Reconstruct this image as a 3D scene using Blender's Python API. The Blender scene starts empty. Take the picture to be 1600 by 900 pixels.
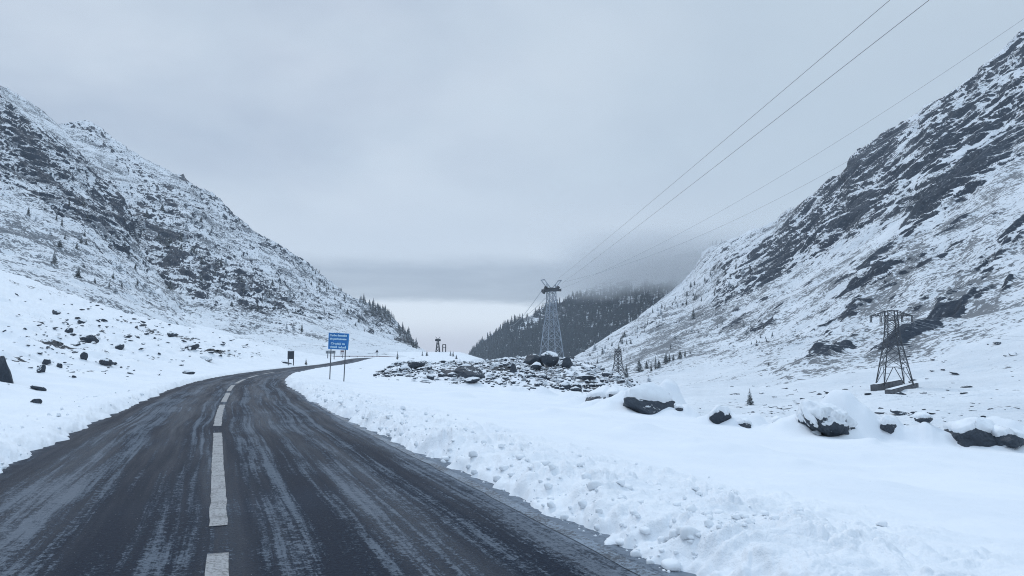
import bpy, math, random, time
import numpy as np
from mathutils import Vector, Matrix
random.seed(7); rng = np.random.default_rng(7)
T0 = time.time()
sc = bpy.context.scene
col = sc.collection
# ------------------------------------------------------------------ camera
F = 1155.0; HOR = 556.0; CAMH = 1.35
PHI = math.atan((HOR - 450) / F)
cam = bpy.data.cameras.new('camera'); cam_o = bpy.data.objects.new('camera', cam); col.objects.link(cam_o)
cam.sensor_width = 36; cam.lens = 36 * F / 1600; cam.clip_start = 0.05; cam.clip_end = 12000
cam_o.location = (0, 0, CAMH); cam_o.rotation_euler = (math.pi / 2 + PHI, 0, 0)
sc.camera = cam_o
# ------------------------------------------------------------------ world, sun, exposure
SUN_EL, SUN_AZ = math.radians(48), math.radians(-25)   # azimuth from +Y towards +X
SKY_STRENGTH = 0.10
world = bpy.data.worlds.new('World'); sc.world = world; world.use_nodes = True
wn = world.node_tree; wn.nodes.clear()

class NT:
    """small node helper"""
    def __init__(s, tree): s.t = tree; s.n = tree.nodes; s.l = tree.links
    def node(s, typ, **kw):
        n = s.n.new(typ)
        for k, v in kw.items(): setattr(n, k, v)
        return n
    def put(s, sock, v):
        if hasattr(v, 'is_linked') or isinstance(v, bpy.types.NodeSocket): s.l.new(v, sock)
        elif v is not None:
            if isinstance(v, (tuple, list)) and sock.type == 'RGBA' and len(v) == 3: v = (*v, 1)
            sock.default_value = v
    def math(s, op, a, b=None, c=None, clamp=False):
        n = s.node('ShaderNodeMath', operation=op, use_clamp=clamp)
        for i, v in enumerate((a, b, c)):
            if v is not None: s.put(n.inputs[i], v)
        return n.outputs[0]
    def vm(s, op, a, b=None, scale=None):
        n = s.node('ShaderNodeVectorMath', operation=op)
        s.put(n.inputs[0], a)
        if b is not None: s.put(n.inputs[1], b)
        if scale is not None: s.put(n.inputs['Scale'], scale)
        return n.outputs['Value'] if op in ('DOT_PRODUCT', 'LENGTH') else n.outputs[0]
    def noise(s, vec, scale, detail=4, rough=0.55, dist=0.0, typ=None):
        n = s.node('ShaderNodeTexNoise')
        if typ: n.noise_type = typ
        s.put(n.inputs['Vector'], vec); n.inputs['Scale'].default_value = scale
        n.inputs['Detail'].default_value = detail; n.inputs['Roughness'].default_value = rough
        n.inputs['Distortion'].default_value = dist
        return n.outputs[0]
    def ramp(s, v, lo, hi, a=0.0, b=1.0, smooth=True):
        n = s.node('ShaderNodeMapRange', interpolation_type='SMOOTHSTEP' if smooth else 'LINEAR')
        s.put(n.inputs['Value'], v); s.put(n.inputs['From Min'], lo); s.put(n.inputs['From Max'], hi)
        s.put(n.inputs['To Min'], a); s.put(n.inputs['To Max'], b)
        return n.outputs[0]
    def mix(s, f, a, b):
        n = s.node('ShaderNodeMix', data_type='RGBA')
        s.put(n.inputs[0], f); s.put(n.inputs[6], a); s.put(n.inputs[7], b)
        return n.outputs[2]
    def sep(s, v):
        n = s.node('ShaderNodeSeparateXYZ'); s.put(n.inputs[0], v); return n.outputs
    def comb(s, x, y, z):
        n = s.node('ShaderNodeCombineXYZ')
        for i, v in enumerate((x, y, z)): s.put(n.inputs[i], v)
        return n.outputs[0]
def lin(r, g, b):
    f = lambda c: c / 12.92 if c <= 0.04045 else ((c + 0.055) / 1.055) ** 2.4
    return (f(r / 255), f(g / 255), f(b / 255))
def skyc(r, g, b, k=1.0):                       # a sky colour as seen, divided by the background strength
    return tuple(v * k / SKY_STRENGTH for v in lin(r, g, b))

w = NT(wn)
tc = w.node('ShaderNodeTexCoord').outputs['Generated']
d = w.vm('NORMALIZE', tc)
dx, dy, dz = w.sep(d)[:3]
nish = w.node('ShaderNodeTexSky', sky_type='NISHITA'); nish.sun_disc = False
nish.sun_elevation = SUN_EL; nish.sun_rotation = SUN_AZ
# streaky cloud noise: plane projected so that it stretches towards the horizon
cz = w.math('ADD', w.math('MAXIMUM', dz, 0.0), 0.16)
cx_ = w.math('DIVIDE', dx, cz); cy_ = w.math('DIVIDE', dy, cz)
cvec = w.comb(cx_, w.math('MULTIPLY', cy_, 1.0), 0.0)
n1 = w.noise(cvec, 0.75, 5, 0.5, 0.3)
n2 = w.noise(cvec, 2.4, 4, 0.5, 0.2)
body = w.mix(w.ramp(n1, 0.36, 0.64), skyc(174, 188, 206), skyc(208, 219, 231))
body = w.mix(w.ramp(n2, 0.35, 0.75, 0.0, 0.35), body, skyc(196, 213, 226))
side = w.ramp(dx, -0.3, 0.45, 0.0, 0.75)
body = w.mix(side, body, skyc(192, 208, 221))
upb = w.ramp(dz, 0.42, 0.95, 1.05, 1.66)            # an overcast sky is brightest overhead
# brighter near band above the stratus
bright = w.math('MULTIPLY', w.ramp(dz, 0.27, 0.15), w.ramp(dx, 0.5, 0.1))
body = w.mix(w.math('MULTIPLY', bright, 0.8), body, skyc(205, 216, 228))
# stratus bank: dark soft band low over the valley
wob = w.math('MULTIPLY', w.math('SUBTRACT', w.noise(w.comb(w.math('MULTIPLY', dx, 2.2), w.math('MULTIPLY', dz, 9.0), 0.0), 2.4, 5, 0.6), 0.5), 0.03)
ez = w.math('ADD', dz, wob)
band = w.math('MULTIPLY', w.ramp(ez, 0.066, 0.080), w.ramp(ez, 0.140, 0.112))
bandn = w.noise(w.comb(w.math('MULTIPLY', dx, 1.5), w.math('MULTIPLY', dz, 10.0), 3.0), 2.5, 5, 0.6)
bandc = w.mix(w.ramp(bandn, 0.3, 0.7), skyc(148, 161, 178), skyc(176, 188, 202))
low = w.mix(w.ramp(dz, 0.012, 0.055), skyc(192, 200, 217), skyc(224, 234, 245))
lowc = w.mix(w.ramp(ez, 0.066, 0.085), low, body)
colr = w.mix(w.math('MULTIPLY', band, 0.9), lowc, bandc)
colr = w.vm('SCALE', colr, scale=upb)
colr = w.vm('MULTIPLY', colr, w.mix(w.ramp(dz, 0.40, 0.8), (1.0, 1.0, 1.0), (0.90, 1.0, 1.11)))
final = w.mix(0.90, nish.outputs[0], colr)
bg = w.node('ShaderNodeBackground'); w.put(bg.inputs[0], final); bg.inputs[1].default_value = SKY_STRENGTH
w.l.new(bg.outputs[0], w.node('ShaderNodeOutputWorld').inputs[0])

sun = bpy.data.lights.new('sun', 'SUN'); sun.energy = 0.85; sun.angle = math.radians(16); sun.color = (1.0, 0.975, 0.94)
sun_o = bpy.data.objects.new('sun', sun); col.objects.link(sun_o)
sd = Vector((math.sin(SUN_AZ) * math.cos(SUN_EL), math.cos(SUN_AZ) * math.cos(SUN_EL), math.sin(SUN_EL)))
sun_o.rotation_euler = (-sd).to_track_quat('-Z', 'Y').to_euler(); sun_o.location = (0, 0, 60)
sc.view_settings.view_transform = 'Standard'; sc.view_settings.look = 'None'
sc.view_settings.exposure = 0.0; sc.view_settings.gamma = 1.0; sc.view_settings.use_curve_mapping = False
sc.render.engine = 'CYCLES'
sc.cycles.max_bounces = 6; sc.cycles.diffuse_bounces = 3; sc.cycles.glossy_bounces = 2
sc.cycles.transmission_bounces = 2; sc.cycles.volume_bounces = 1; sc.cycles.transparent_max_bounces = 8
sc.cycles.use_denoising = True
sc.cycles.filter_width = 1.05
try:
    sc.cycles.denoiser = 'OPENIMAGEDENOISE'; sc.cycles.denoising_prefilter = 'NONE'; sc.cycles.denoising_input_passes = 'RGB_ALBEDO_NORMAL'
except Exception: pass

# ------------------------------------------------------------------ helpers
def pixdir(px, py):
    x = (np.asarray(px, float) - 800) / F; y = (450 - np.asarray(py, float)) / F
    return x, math.cos(PHI) - y * math.sin(PHI), math.sin(PHI) + y * math.cos(PHI)
def at(px, py, Y):
    a, b, c = pixdir(px, py)
    return np.stack(np.broadcast_arrays(a / b * Y, Y + 0 * a, CAMH + c / b * Y), -1)
def sstep(a, b, x):
    t = np.clip((x - a) / (b - a), 0, 1); return t * t * (3 - 2 * t)
_p = rng.permutation(256).astype(np.int32); _perm = np.concatenate([_p, _p, _p])
_g = rng.normal(size=(256, 3)); _g = (_g / np.linalg.norm(_g, axis=1, keepdims=True)).astype(np.float32)
def perlin(P):
    sh = P.shape[:-1]; P = P.reshape(-1, 3)
    out = np.empty(len(P), np.float32)
    for s in range(0, len(P), 200000):
        q = P[s:s + 200000]
        i = np.floor(q).astype(np.int32); f = (q - i).astype(np.float32); i &= 255
        u = f * f * f * (f * (f * 6 - 15) + 10)
        r = 0
        for cx in (0, 1):
            wx = u[:, 0] if cx else 1 - u[:, 0]; a = _perm[i[:, 0] + cx]
            for cy in (0, 1):
                wy = wx * (u[:, 1] if cy else 1 - u[:, 1]); b = _perm[a + i[:, 1] + cy]
                for cz in (0, 1):
                    wz = wy * (u[:, 2] if cz else 1 - u[:, 2])
                    g = _g[_perm[b + i[:, 2] + cz] & 255]
                    r = r + wz * (g[:, 0] * (f[:, 0] - cx) + g[:, 1] * (f[:, 1] - cy) + g[:, 2] * (f[:, 2] - cz))
        out[s:s + 200000] = r * 1.6
    return out.reshape(sh)
def fbm(P, octs=4, gain=0.5, lac=2.03):
    a = 1.0; r = 0; n = 0
    for o in range(octs):
        r = r + a * perlin(P + 17.3 * o); n += a; a *= gain; P = P * lac
    return r / n
def tag(o, label=None, cat=None, group=None, kind=None):
    if label: o['label'] = label
    if cat: o['category'] = cat
    if group: o['group'] = group
    if kind: o['kind'] = kind
    return o
def link_mesh(name, V, Fc, m, parent=None, smooth=False, loc=None):
    me = bpy.data.meshes.new(name); me.from_pydata([tuple(v) for v in V], [], [tuple(f) for f in Fc]); me.update()
    if m: me.materials.append(m)
    if smooth: me.polygons.foreach_set('use_smooth', [True] * len(me.polygons))
    o = bpy.data.objects.new(name, me); col.objects.link(o)
    if parent: o.parent = parent
    if loc is not None: o.location = loc
    return o
def bulk_mesh(name, V, quads, m, attrs=None, smooth=True, k=4):
    me = bpy.data.meshes.new(name)
    V = np.ascontiguousarray(V, np.float32); quads = np.ascontiguousarray(quads, np.int32)
    me.vertices.add(len(V)); me.vertices.foreach_set('co', V.ravel())
    me.loops.add(quads.size); me.loops.foreach_set('vertex_index', quads.ravel())
    me.polygons.add(len(quads)); me.polygons.foreach_set('loop_start', np.arange(0, quads.size, k, dtype=np.int32))
    me.polygons.foreach_set('loop_total', np.full(len(quads), k, np.int32))
    if smooth: me.polygons.foreach_set('use_smooth', np.ones(len(quads), bool))
    me.update(calc_edges=True)
    for n, a in (attrs or {}).items():
        at_ = me.attributes.new(n, 'FLOAT', 'POINT'); at_.data.foreach_set('value', np.ascontiguousarray(a, np.float32).ravel())
    me.materials.append(m)
    o = bpy.data.objects.new(name, me); col.objects.link(o)
    return o
def grid_quads(ny, nx, flip=False):
    i = np.arange(ny * nx).reshape(ny, nx)
    q = np.stack([i[:-1, :-1], i[:-1, 1:], i[1:, 1:], i[1:, :-1]], -1).reshape(-1, 4)
    return q[:, ::-1] if flip else q
def empty(name, loc, rz=0.0):
    o = bpy.data.objects.new(name, None); o.empty_display_size = 0.3; col.objects.link(o)
    o.location = loc; o.rotation_euler = (0, 0, rz); return o

# ------------------------------------------------------------------ materials
def mat(name):
    m = bpy.data.materials.new(name); m.use_nodes = True; t = m.node_tree; t.nodes.clear()
    n = NT(t); out = n.node('ShaderNodeOutputMaterial'); b = n.node('ShaderNodeBsdfPrincipled')
    n.l.new(b.outputs[0], out.inputs[0]); return m, n, b, out
def obj_pos(n): return n.node('ShaderNodeNewGeometry').outputs['Position']
def bump(n, b, h, strength, dist):
    k = n.node('ShaderNodeBump'); k.inputs['Strength'].default_value = strength; k.inputs['Distance'].default_value = dist
    n.put(k.inputs['Height'], h); n.l.new(k.outputs[0], b.inputs['Normal'])
SNOW = (0.80, 0.83, 0.86)
def mountain_mat(name, strike, fine, rocktone=1.0, scrubtone=(0.075, 0.075, 0.068)):
    """rock and scrub showing through snow; strike = unit vector of the bedding, fine = size of small detail in metres"""
    m, n, b, out = mat(name)
    p = obj_pos(n)
    al = n.vm('SCALE', strike, scale=n.math('MULTIPLY', n.vm('DOT_PRODUCT', p, strike), -0.45))
    q = n.vm('ADD', p, al)
    a1 = n.noise(q, 1 / (fine * 5), 6, 0.62, 0.6)
    a2 = n.noise(q, 1 / fine, 4, 0.6)
    a3 = n.noise(n.vm('ADD', p, n.vm('SCALE', strike, scale=n.math('MULTIPLY', n.vm('DOT_PRODUCT', p, strike), -0.3))), 1 / (fine * 0.62), 3, 0.7)
    rk = n.node('ShaderNodeAttribute', attribute_name='rock').outputs['Fac']
    sb = n.node('ShaderNodeAttribute', attribute_name='scrub').outputs['Fac']
    v = n.math('ADD', rk, n.math('MULTIPLY', n.math('SUBTRACT', a1, 0.5), 1.1))
    v = n.math('ADD', v, n.math('MULTIPLY', n.math('SUBTRACT', a2, 0.5), 0.85))
    rmask = n.ramp(v, 0.44, 0.56)
    sp = n.math('ADD', n.math('MULTIPLY', a3, 0.55), n.math('MULTIPLY', a2, 0.45))
    clump = n.noise(p, 1 / (fine * 9), 5, 0.65)
    sp = n.math('ADD', sp, n.math('MULTIPLY', n.math('SUBTRACT', clump, 0.5), 0.55))
    smask = n.math('MULTIPLY', n.ramp(n.math('ADD', sp, n.math('MULTIPLY', n.math('MINIMUM', sb, 1.0), 0.20)), 0.60, 0.66), 0.85)
    rockc = n.mix(n.noise(q, 1 / (fine * 2.2), 5, 0.6), (0.008 * rocktone, 0.015 * rocktone, 0.027 * rocktone), (0.040 * rocktone, 0.056 * rocktone, 0.080 * rocktone))
    rockc = n.mix(n.ramp(n.noise(q, 1 / (fine * 0.8), 3, 0.6), 0.58, 0.72, 0, 0.6), rockc, (0.42, 0.45, 0.48))
    big = n.noise(p, 1 / (fine * 14), 4, 0.6)
    snowc = n.mix(n.ramp(big, 0.3, 0.7), (0.70, 0.735, 0.77), SNOW)
    c = n.mix(smask, snowc, n.mix(a1, scrubtone, (0.11, 0.125, 0.145)))
    c = n.mix(rmask, c, rockc)
    n.put(b.inputs['Base Color'], c)
    n.put(b.inputs['Roughness'], n.mix(rmask, (0.9,) * 3, (0.75,) * 3)); b.inputs['Specular IOR Level'].default_value = 0.15
    hh = n.math('ADD', n.math('MULTIPLY', rmask, 0.5), n.math('ADD', a2, n.math('MULTIPLY', a3, 0.6)))
    bump(n, b, hh, 0.7, fine * 0.5)
    return m
def ground_mat():
    m, n, b, out = mat('snow_ground')
    p = obj_pos(n)
    px, py, pz = n.sep(p)[:3]
    flat = n.comb(px, n.math('MULTIPLY', py, 0.8), n.math('MULTIPLY', pz, 1.6))
    a1 = n.noise(flat, 0.55, 5, 0.6, 0.3); a2 = n.noise(flat, 3.2, 5, 0.62); a3 = n.noise(p, 24, 3, 0.6)
    rk = n.node('ShaderNodeAttribute', attribute_name='rock').outputs['Fac']
    lump = n.node('ShaderNodeAttribute', attribute_name='lump').outputs['Fac']
    v = n.math('ADD', rk, n.math('ADD', n.math('MULTIPLY', n.math('SUBTRACT', a1, 0.5), 0.9), n.math('MULTIPLY', n.math('SUBTRACT', a2, 0.5), 0.9)))
    rmask = n.ramp(v, 0.50, 0.58)
    snowc = n.mix(n.ramp(a1, 0.3, 0.7), (0.79, 0.825, 0.865), (0.84, 0.865, 0.89))
    snowc = n.mix(n.math('MULTIPLY', lump, n.ramp(a2, 0.52, 0.75, 0, 0.22)), snowc, (0.45, 0.48, 0.51))
    rockc = n.mix(a2, (0.018, 0.023, 0.03), (0.075, 0.085, 0.095))
    tuft = n.math('MULTIPLY', n.ramp(n.noise(p, 9.0, 3, 0.6), 0.735, 0.76), n.ramp(n.noise(p, 0.35, 3, 0.6), 0.52, 0.6))
    n.put(b.inputs['Base Color'], n.mix(n.math('MULTIPLY', tuft, 0.7), n.mix(rmask, snowc, rockc), (0.12, 0.12, 0.11)))
    n.put(b.inputs['Roughness'], 0.85); b.inputs['Specular IOR Level'].default_value = 0.25
    hh = n.math('ADD', n.math('MULTIPLY', n.noise(p, 60, 3, 0.7), 0.18), n.math('ADD', a3, n.math('MULTIPLY', n.noise(p, 8, 4, 0.6), 1.6)))
    k = n.node('ShaderNodeBump'); k.inputs['Distance'].default_value = 0.022
    n.put(k.inputs['Strength'], n.math('ADD', 0.16, n.math('MULTIPLY', lump, 0.40))); n.put(k.inputs['Height'], hh)
    n.l.new(k.outputs[0], b.inputs['Normal'])
    return m
def road_mat():
    m, n, b, out = mat('icy_asphalt')
    uv = n.node('ShaderNodeUVMap', uv_map='UVMap').outputs[0]
    s, t, _ = n.sep(uv)[:3]                       # s across in metres, t along in metres
    wobx = n.math('ADD', s, n.math('MULTIPLY', n.math('SUBTRACT', n.noise(n.comb(0.0, t, 0.0), 0.12, 2), 0.5), 0.35))
    st = n.comb(wobx, n.math('MULTIPLY', t, 0.045), 0.0)
    st2 = n.comb(wobx, n.math('MULTIPLY', t, 0.02), 5.0)
    cross = n.comb(n.math('MULTIPLY', s, 0.45), t, 2.0)
    streak = n.noise(st, 3.8, 7, 0.68)            # broad frost bands along the tyres
    fine = n.noise(st2, 13.0, 5, 0.65)
    rough_ = n.noise(cross, 1.1, 5, 0.65)
    grit = n.noise(uv, 42.0, 4, 0.75)
    grit2 = n.noise(n.comb(s, n.math('MULTIPLY', t, 1.0), 7.0), 14.0, 4, 0.7)
    tr = n.noise(n.comb(n.math('ADD', n.math('MULTIPLY', wobx, 1.0), n.math('MULTIPLY', n.math('SUBTRACT', grit2, 0.5), 0.10)), n.math('MULTIPLY', t, 0.006), 4.0), 4.6, 4, 0.7)
    K = lambda v, lo=0.33, hi=0.67: n.ramp(v, lo, hi, smooth=False)
    streak = K(streak, 0.36, 0.64); fine = K(fine, 0.36, 0.66); rough_ = K(rough_, 0.34, 0.66); gk = K(grit, 0.34, 0.66); g2k = K(grit2, 0.34, 0.66)
    f = n.math('ADD', n.math('MULTIPLY', streak, 0.15), n.math('MULTIPLY', fine, 0.27))
    f = n.math('ADD', f, n.math('MULTIPLY', K(tr, 0.40, 0.62), 0.22))
    f = n.math('ADD', f, n.math('MULTIPLY', rough_, 0.12))
    f = n.math('ADD', f, n.math('MULTIPLY', gk, 0.26))
    f = n.math('ADD', f, n.math('MULTIPLY', g2k, 0.20))
    # the edges keep more slush, the wheel tracks less
    ab = n.math('ABSOLUTE', s)
    edge = n.ramp(ab, 1.9, 2.8, 0.0, 0.16)
    ab2 = n.math('ABSOLUTE', wobx)
    rut = n.math('MULTIPLY', n.math('MAXIMUM', n.ramp(n.math('ABSOLUTE', n.math('SUBTRACT', ab2, 2.15)), 0.34, 0.08), n.ramp(n.math('ABSOLUTE', n.math('SUBTRACT', ab2, 0.78)), 0.30, 0.06)), 0.13)
    right = n.ramp(s, 0.05, 0.7, 0.05, 0.13)
    f = n.math('SUBTRACT', n.math('ADD', n.math('ADD', f, edge), right), rut)
    frost = n.ramp(f, 0.58, 0.76)
    patch = n.ramp(n.noise(n.comb(n.math('MULTIPLY', s, 0.35), n.math('MULTIPLY', t, 0.30), 9.0), 1.0, 4, 0.55), 0.52, 0.68)
    asph = n.mix(n.ramp(grit, 0.3, 0.75), (0.004, 0.0085, 0.018), (0.014, 0.025, 0.046))
    asph = n.mix(n.math('MULTIPLY', patch, 0.35), asph, (0.022, 0.036, 0.062))
    frostc = n.mix(n.ramp(f, 0.60, 0.85), (0.065, 0.084, 0.112), (0.23, 0.265, 0.31))
    crystals = n.ramp(n.noise(uv, 80.0, 2, 0.5), 0.66, 0.72)
    c = n.mix(n.math('MULTIPLY', frost, 0.55), asph, frostc)
    c = n.mix(n.math('MULTIPLY', crystals, n.ramp(grit2, 0.5, 0.65, 0, 0.8)), c, (0.55, 0.58, 0.6))
    # thin slush film close to the snow
    sl = n.math('MULTIPLY', n.ramp(n.math('ADD', ab, n.math('MULTIPLY', n.math('SUBTRACT', n.noise(cross, 1.6, 5, 0.7), 0.5), 0.9)), 2.15, 2.75), n.ramp(grit2, 0.30, 0.70, 0.25, 0.6))
    c = n.mix(sl, c, (0.30, 0.35, 0.41))
    n.put(b.inputs['Base Color'], c)
    wet = n.ramp(n.noise(st, 1.5, 4, 0.6), 0.4, 0.65)
    n.put(b.inputs['Roughness'], n.math('ADD', n.math('MULTIPLY', frost, 0.25), n.math('SUBTRACT', 0.60, n.math('MULTIPLY', wet, 0.26))))
    b.inputs['Specular IOR Level'].default_value = 0.06
    hh = n.math('ADD', n.math('ADD', grit, n.math('MULTIPLY', grit2, 0.6)), n.math('MULTIPLY', frost, 0.3))
    bump(n, b, hh, 0.55, 0.012)
    return m
def paint_mat():
    m, n, b, out = mat('worn_white_paint')
    uv = n.node('ShaderNodeUVMap', uv_map='UVMap').outputs[0]
    g = n.noise(uv, 40, 5, 0.75); g2 = n.noise(uv, 5, 4, 0.6)
    wear = n.ramp(n.math('ADD', g, n.math('MULTIPLY', g2, 0.6)), 0.70, 0.97)
    c = n.mix(wear, n.mix(g2, (0.25, 0.262, 0.275), (0.40, 0.405, 0.41)), (0.10, 0.105, 0.11))
    n.put(b.inputs['Base Color'], c); b.inputs['Roughness'].default_value = 0.6
    bump(n, b, g, 0.4, 0.006); return m
def edge_paint_mat():
    m, n, b, out = mat('worn_edge_paint')
    uv = n.node('ShaderNodeUVMap', uv_map='UVMap').outputs[0]
    g = n.noise(uv, 28, 5, 0.8); g2 = n.noise(uv, 1.6, 4, 0.6)
    wear = n.ramp(n.math('ADD', g, n.math('MULTIPLY', g2, 0.5)), 0.66, 0.86)
    n.put(b.inputs['Base Color'], n.mix(wear, (0.20, 0.25, 0.31), (0.03, 0.04, 0.055))); b.inputs['Roughness'].default_value = 0.6
    return m
def rock_mat(name='snowy_rock', cover=0.55, dark=1.0):
    m, n, b, out = mat(name)
    p = obj_pos(n); g = n.node('ShaderNodeNewGeometry')
    nz = n.sep(g.outputs['Normal'])[2]
    a = n.noise(p, 1.6, 6, 0.65); a2 = n.noise(p, 7, 5, 0.65)
    v = n.math('ADD', nz, n.math('ADD', n.math('MULTIPLY', n.math('SUBTRACT', a, 0.5), 1.0), n.math('MULTIPLY', n.math('SUBTRACT', a2, 0.5), 0.9)))
    smask = n.ramp(v, 1 - cover, 1 - cover + 0.12)
    rc = n.mix(n.noise(p, 4, 6, 0.7), (0.012 * dark, 0.019 * dark, 0.030 * dark), (0.075 * dark, 0.092 * dark, 0.115 * dark))
    n.put(b.inputs['Base Color'], n.mix(smask, rc, SNOW))
    n.put(b.inputs['Roughness'], n.math('ADD', 0.6, n.math('MULTIPLY', smask, 0.3))); b.inputs['Specular IOR Level'].default_value = 0.35
    bump(n, b, n.math('ADD', a2, n.math('MULTIPLY', smask, 0.6)), 0.8, 0.08); return m
def needle_mat(name, c0, c1, snow):
    m, n, b, out = mat(name)
    p = obj_pos(n); nz = n.sep(n.node('ShaderNodeNewGeometry').outputs['Normal'])[2]
    a = n.noise(p, 0.9, 4, 0.7); a2 = n.noise(p, 4.0, 3, 0.6)
    s = n.ramp(n.math('ADD', n.math('MULTIPLY', n.math('ABSOLUTE', nz), 0.35), n.math('ADD', n.math('MULTIPLY', a, 0.6), n.math('MULTIPLY', a2, 0.4))), 1.0 - snow, 1.12 - snow)
    n.put(b.inputs['Base Color'], n.mix(s, n.mix(a2, c0, c1), (0.62, 0.66, 0.70))); b.inputs['Roughness'].default_value = 0.85
    b.inputs['Specular IOR Level'].default_value = 0.2
    return m
def plain(name, c, rough=0.6, metal=0.0, var=0.15, scale=3.0, bmp=0.0):
    m, n, b, out = mat(name)
    a = n.noise(obj_pos(n), scale, 4, 0.6)
    n.put(b.inputs['Base Color'], n.mix(n.ramp(a, 0.3, 0.7), tuple(v * (1 - var) for v in c), tuple(min(1, v * (1 + var)) for v in c)))
    b.inputs['Roughness'].default_value = rough; b.inputs['Metallic'].default_value = metal
    if bmp: bump(n, b, a, 0.5, bmp)
    return m
M_SNOW = ground_mat(); M_ROAD = road_mat(); M_PAINT = paint_mat(); M_EDGE = edge_paint_mat()
M_ROCK = rock_mat(cover=0.46); M_ROCKBARE = rock_mat('dark_rock', 0.12, 1.0); M_RUBBLE = rock_mat('rubble_rock', 0.56, 1.0)
M_CAP = plain('fresh_snow', (0.82, 0.85, 0.88), 0.85, var=0.03, scale=5, bmp=0.03)
M_NEEDLE = needle_mat('spruce_needles', (0.018, 0.026, 0.026), (0.045, 0.055, 0.050), 0.24)
M_NEEDLE2 = needle_mat('snowy_needles', (0.02, 0.028, 0.028), (0.05, 0.06, 0.055), 0.42)
M_FOREST = needle_mat('forest_needles', (0.014, 0.026, 0.034), (0.030, 0.046, 0.056), 0.13)
M_BARK = plain('bark', (0.06, 0.05, 0.045), 0.9)
M_STEEL = plain('galvanised_steel', (0.28, 0.32, 0.37), 0.55, 0.2, var=0.25, scale=0.5)
M_DSTEEL = plain('dark_steel', (0.055, 0.062, 0.072), 0.65, 0.1, var=0.3, scale=1.0)
M_CABLE = plain('cable_steel', (0.075, 0.08, 0.09), 0.6, 0.2)
M_CABLE2 = plain('pale_cable_steel', (0.34, 0.37, 0.40), 0.6, 0.1)
M_CONC = plain('weathered_concrete', (0.085, 0.09, 0.10), 0.85, var=0.35, scale=0.8, bmp=0.03)
M_BLUE = plain('blue_sign_face', (0.012, 0.16, 0.46), 0.45, var=0.05, scale=2)
M_WHITE = plain('white_lettering', (0.62, 0.85, 0.95), 0.5, var=0.03)
M_POST = plain('grey_post', (0.10, 0.11, 0.125), 0.55, 0.3, var=0.2, scale=4)
M_BACK = plain('dark_sign_back', (0.035, 0.045, 0.06), 0.6, var=0.2)
M_RED = plain('faded_red_rail', (0.15, 0.10, 0.105), 0.6, var=0.25, scale=0.6)
M_GLASSI = plain('insulator_glass', (0.05, 0.06, 0.07), 0.3)

# ------------------------------------------------------------------ road line
RC = [(6.2, -16), (3.0, -8), (0.05, -0.2), (-2.05, 5.3), (-4.33, 11.04), (-6.6, 16.85), (-9.45, 24.7), (-12.9, 34.6), (-16.3, 46.4),
      (-18.9, 58), (-22.2, 76), (-25.3, 98), (-29.3, 128), (-33.2, 158), (-35.2, 180), (-34.2, 195), (-29, 204), (-20, 207), (-10, 206.5), (-2, 205)]
def catmull(pts, n):
    P = np.array(pts, float); P = np.vstack([2 * P[0] - P[1], P, 2 * P[-1] - P[-2]]); out = []
    for i in range(1, len(P) - 2):
        for k in range(n):
            t = k / n; a, b, c, d_ = P[i - 1], P[i], P[i + 1], P[i + 2]
            out.append(0.5 * (2 * b + (c - a) * t + (2 * a - 5 * b + 4 * c - d_) * t * t + (3 * b - 3 * c + d_ - a) * t ** 3))
    out.append(P[-2]); return np.array(out)
ROADC = catmull(RC, 5)
def base_z(X, Y):
    z = 0.85 * sstep(105, 195, Y)
    z = z - 0.075 * np.maximum(X + 30, 0) * sstep(150, 195, Y)
    return z
def road_dist(X, Y, line=ROADC):
    """unsigned distance and side (+ right of travel) and arc length"""
    best = np.full(X.shape, 1e9); side = np.zeros(X.shape); arc = np.zeros(X.shape); L = 0.0
    for (x0, y0), (x1, y1) in zip(line[:-1], line[1:]):
        dx_, dy_ = x1 - x0, y1 - y0; ln = math.hypot(dx_, dy_)
        t = np.clip(((X - x0) * dx_ + (Y - y0) * dy_) / ln ** 2, 0, 1)
        ex, ey = X - (x0 + t * dx_), Y - (y0 + t * dy_)
        dd = ex * ex + ey * ey; m = dd < best
        best = np.where(m, dd, best); side = np.where(m, np.sign(ex * dy_ - ey * dx_), side); arc = np.where(m, L + t * ln, arc)
        L += ln
    return np.sqrt(best), side, arc
EDGE = [(3400, 400), (400, 70), (120, 38), (70, 33), (40, 27), (14.5, 22.0), (9.5, 21.2), (6.8, 24.0), (6.6, 33), (9.5, 60), (13, 78), (10, 100), (-5, 118), (-12, 135), (-10, 160), (0, 180), (0, 205), (-6, 232), (-14, 260), (-12, 310), (-12, 420), (0, 900), (0, 3400)]
EDGEC = catmull(EDGE, 4)[::-1]
BUMPS = []      # drifts: (x, y, rx, ry, h)
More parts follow.
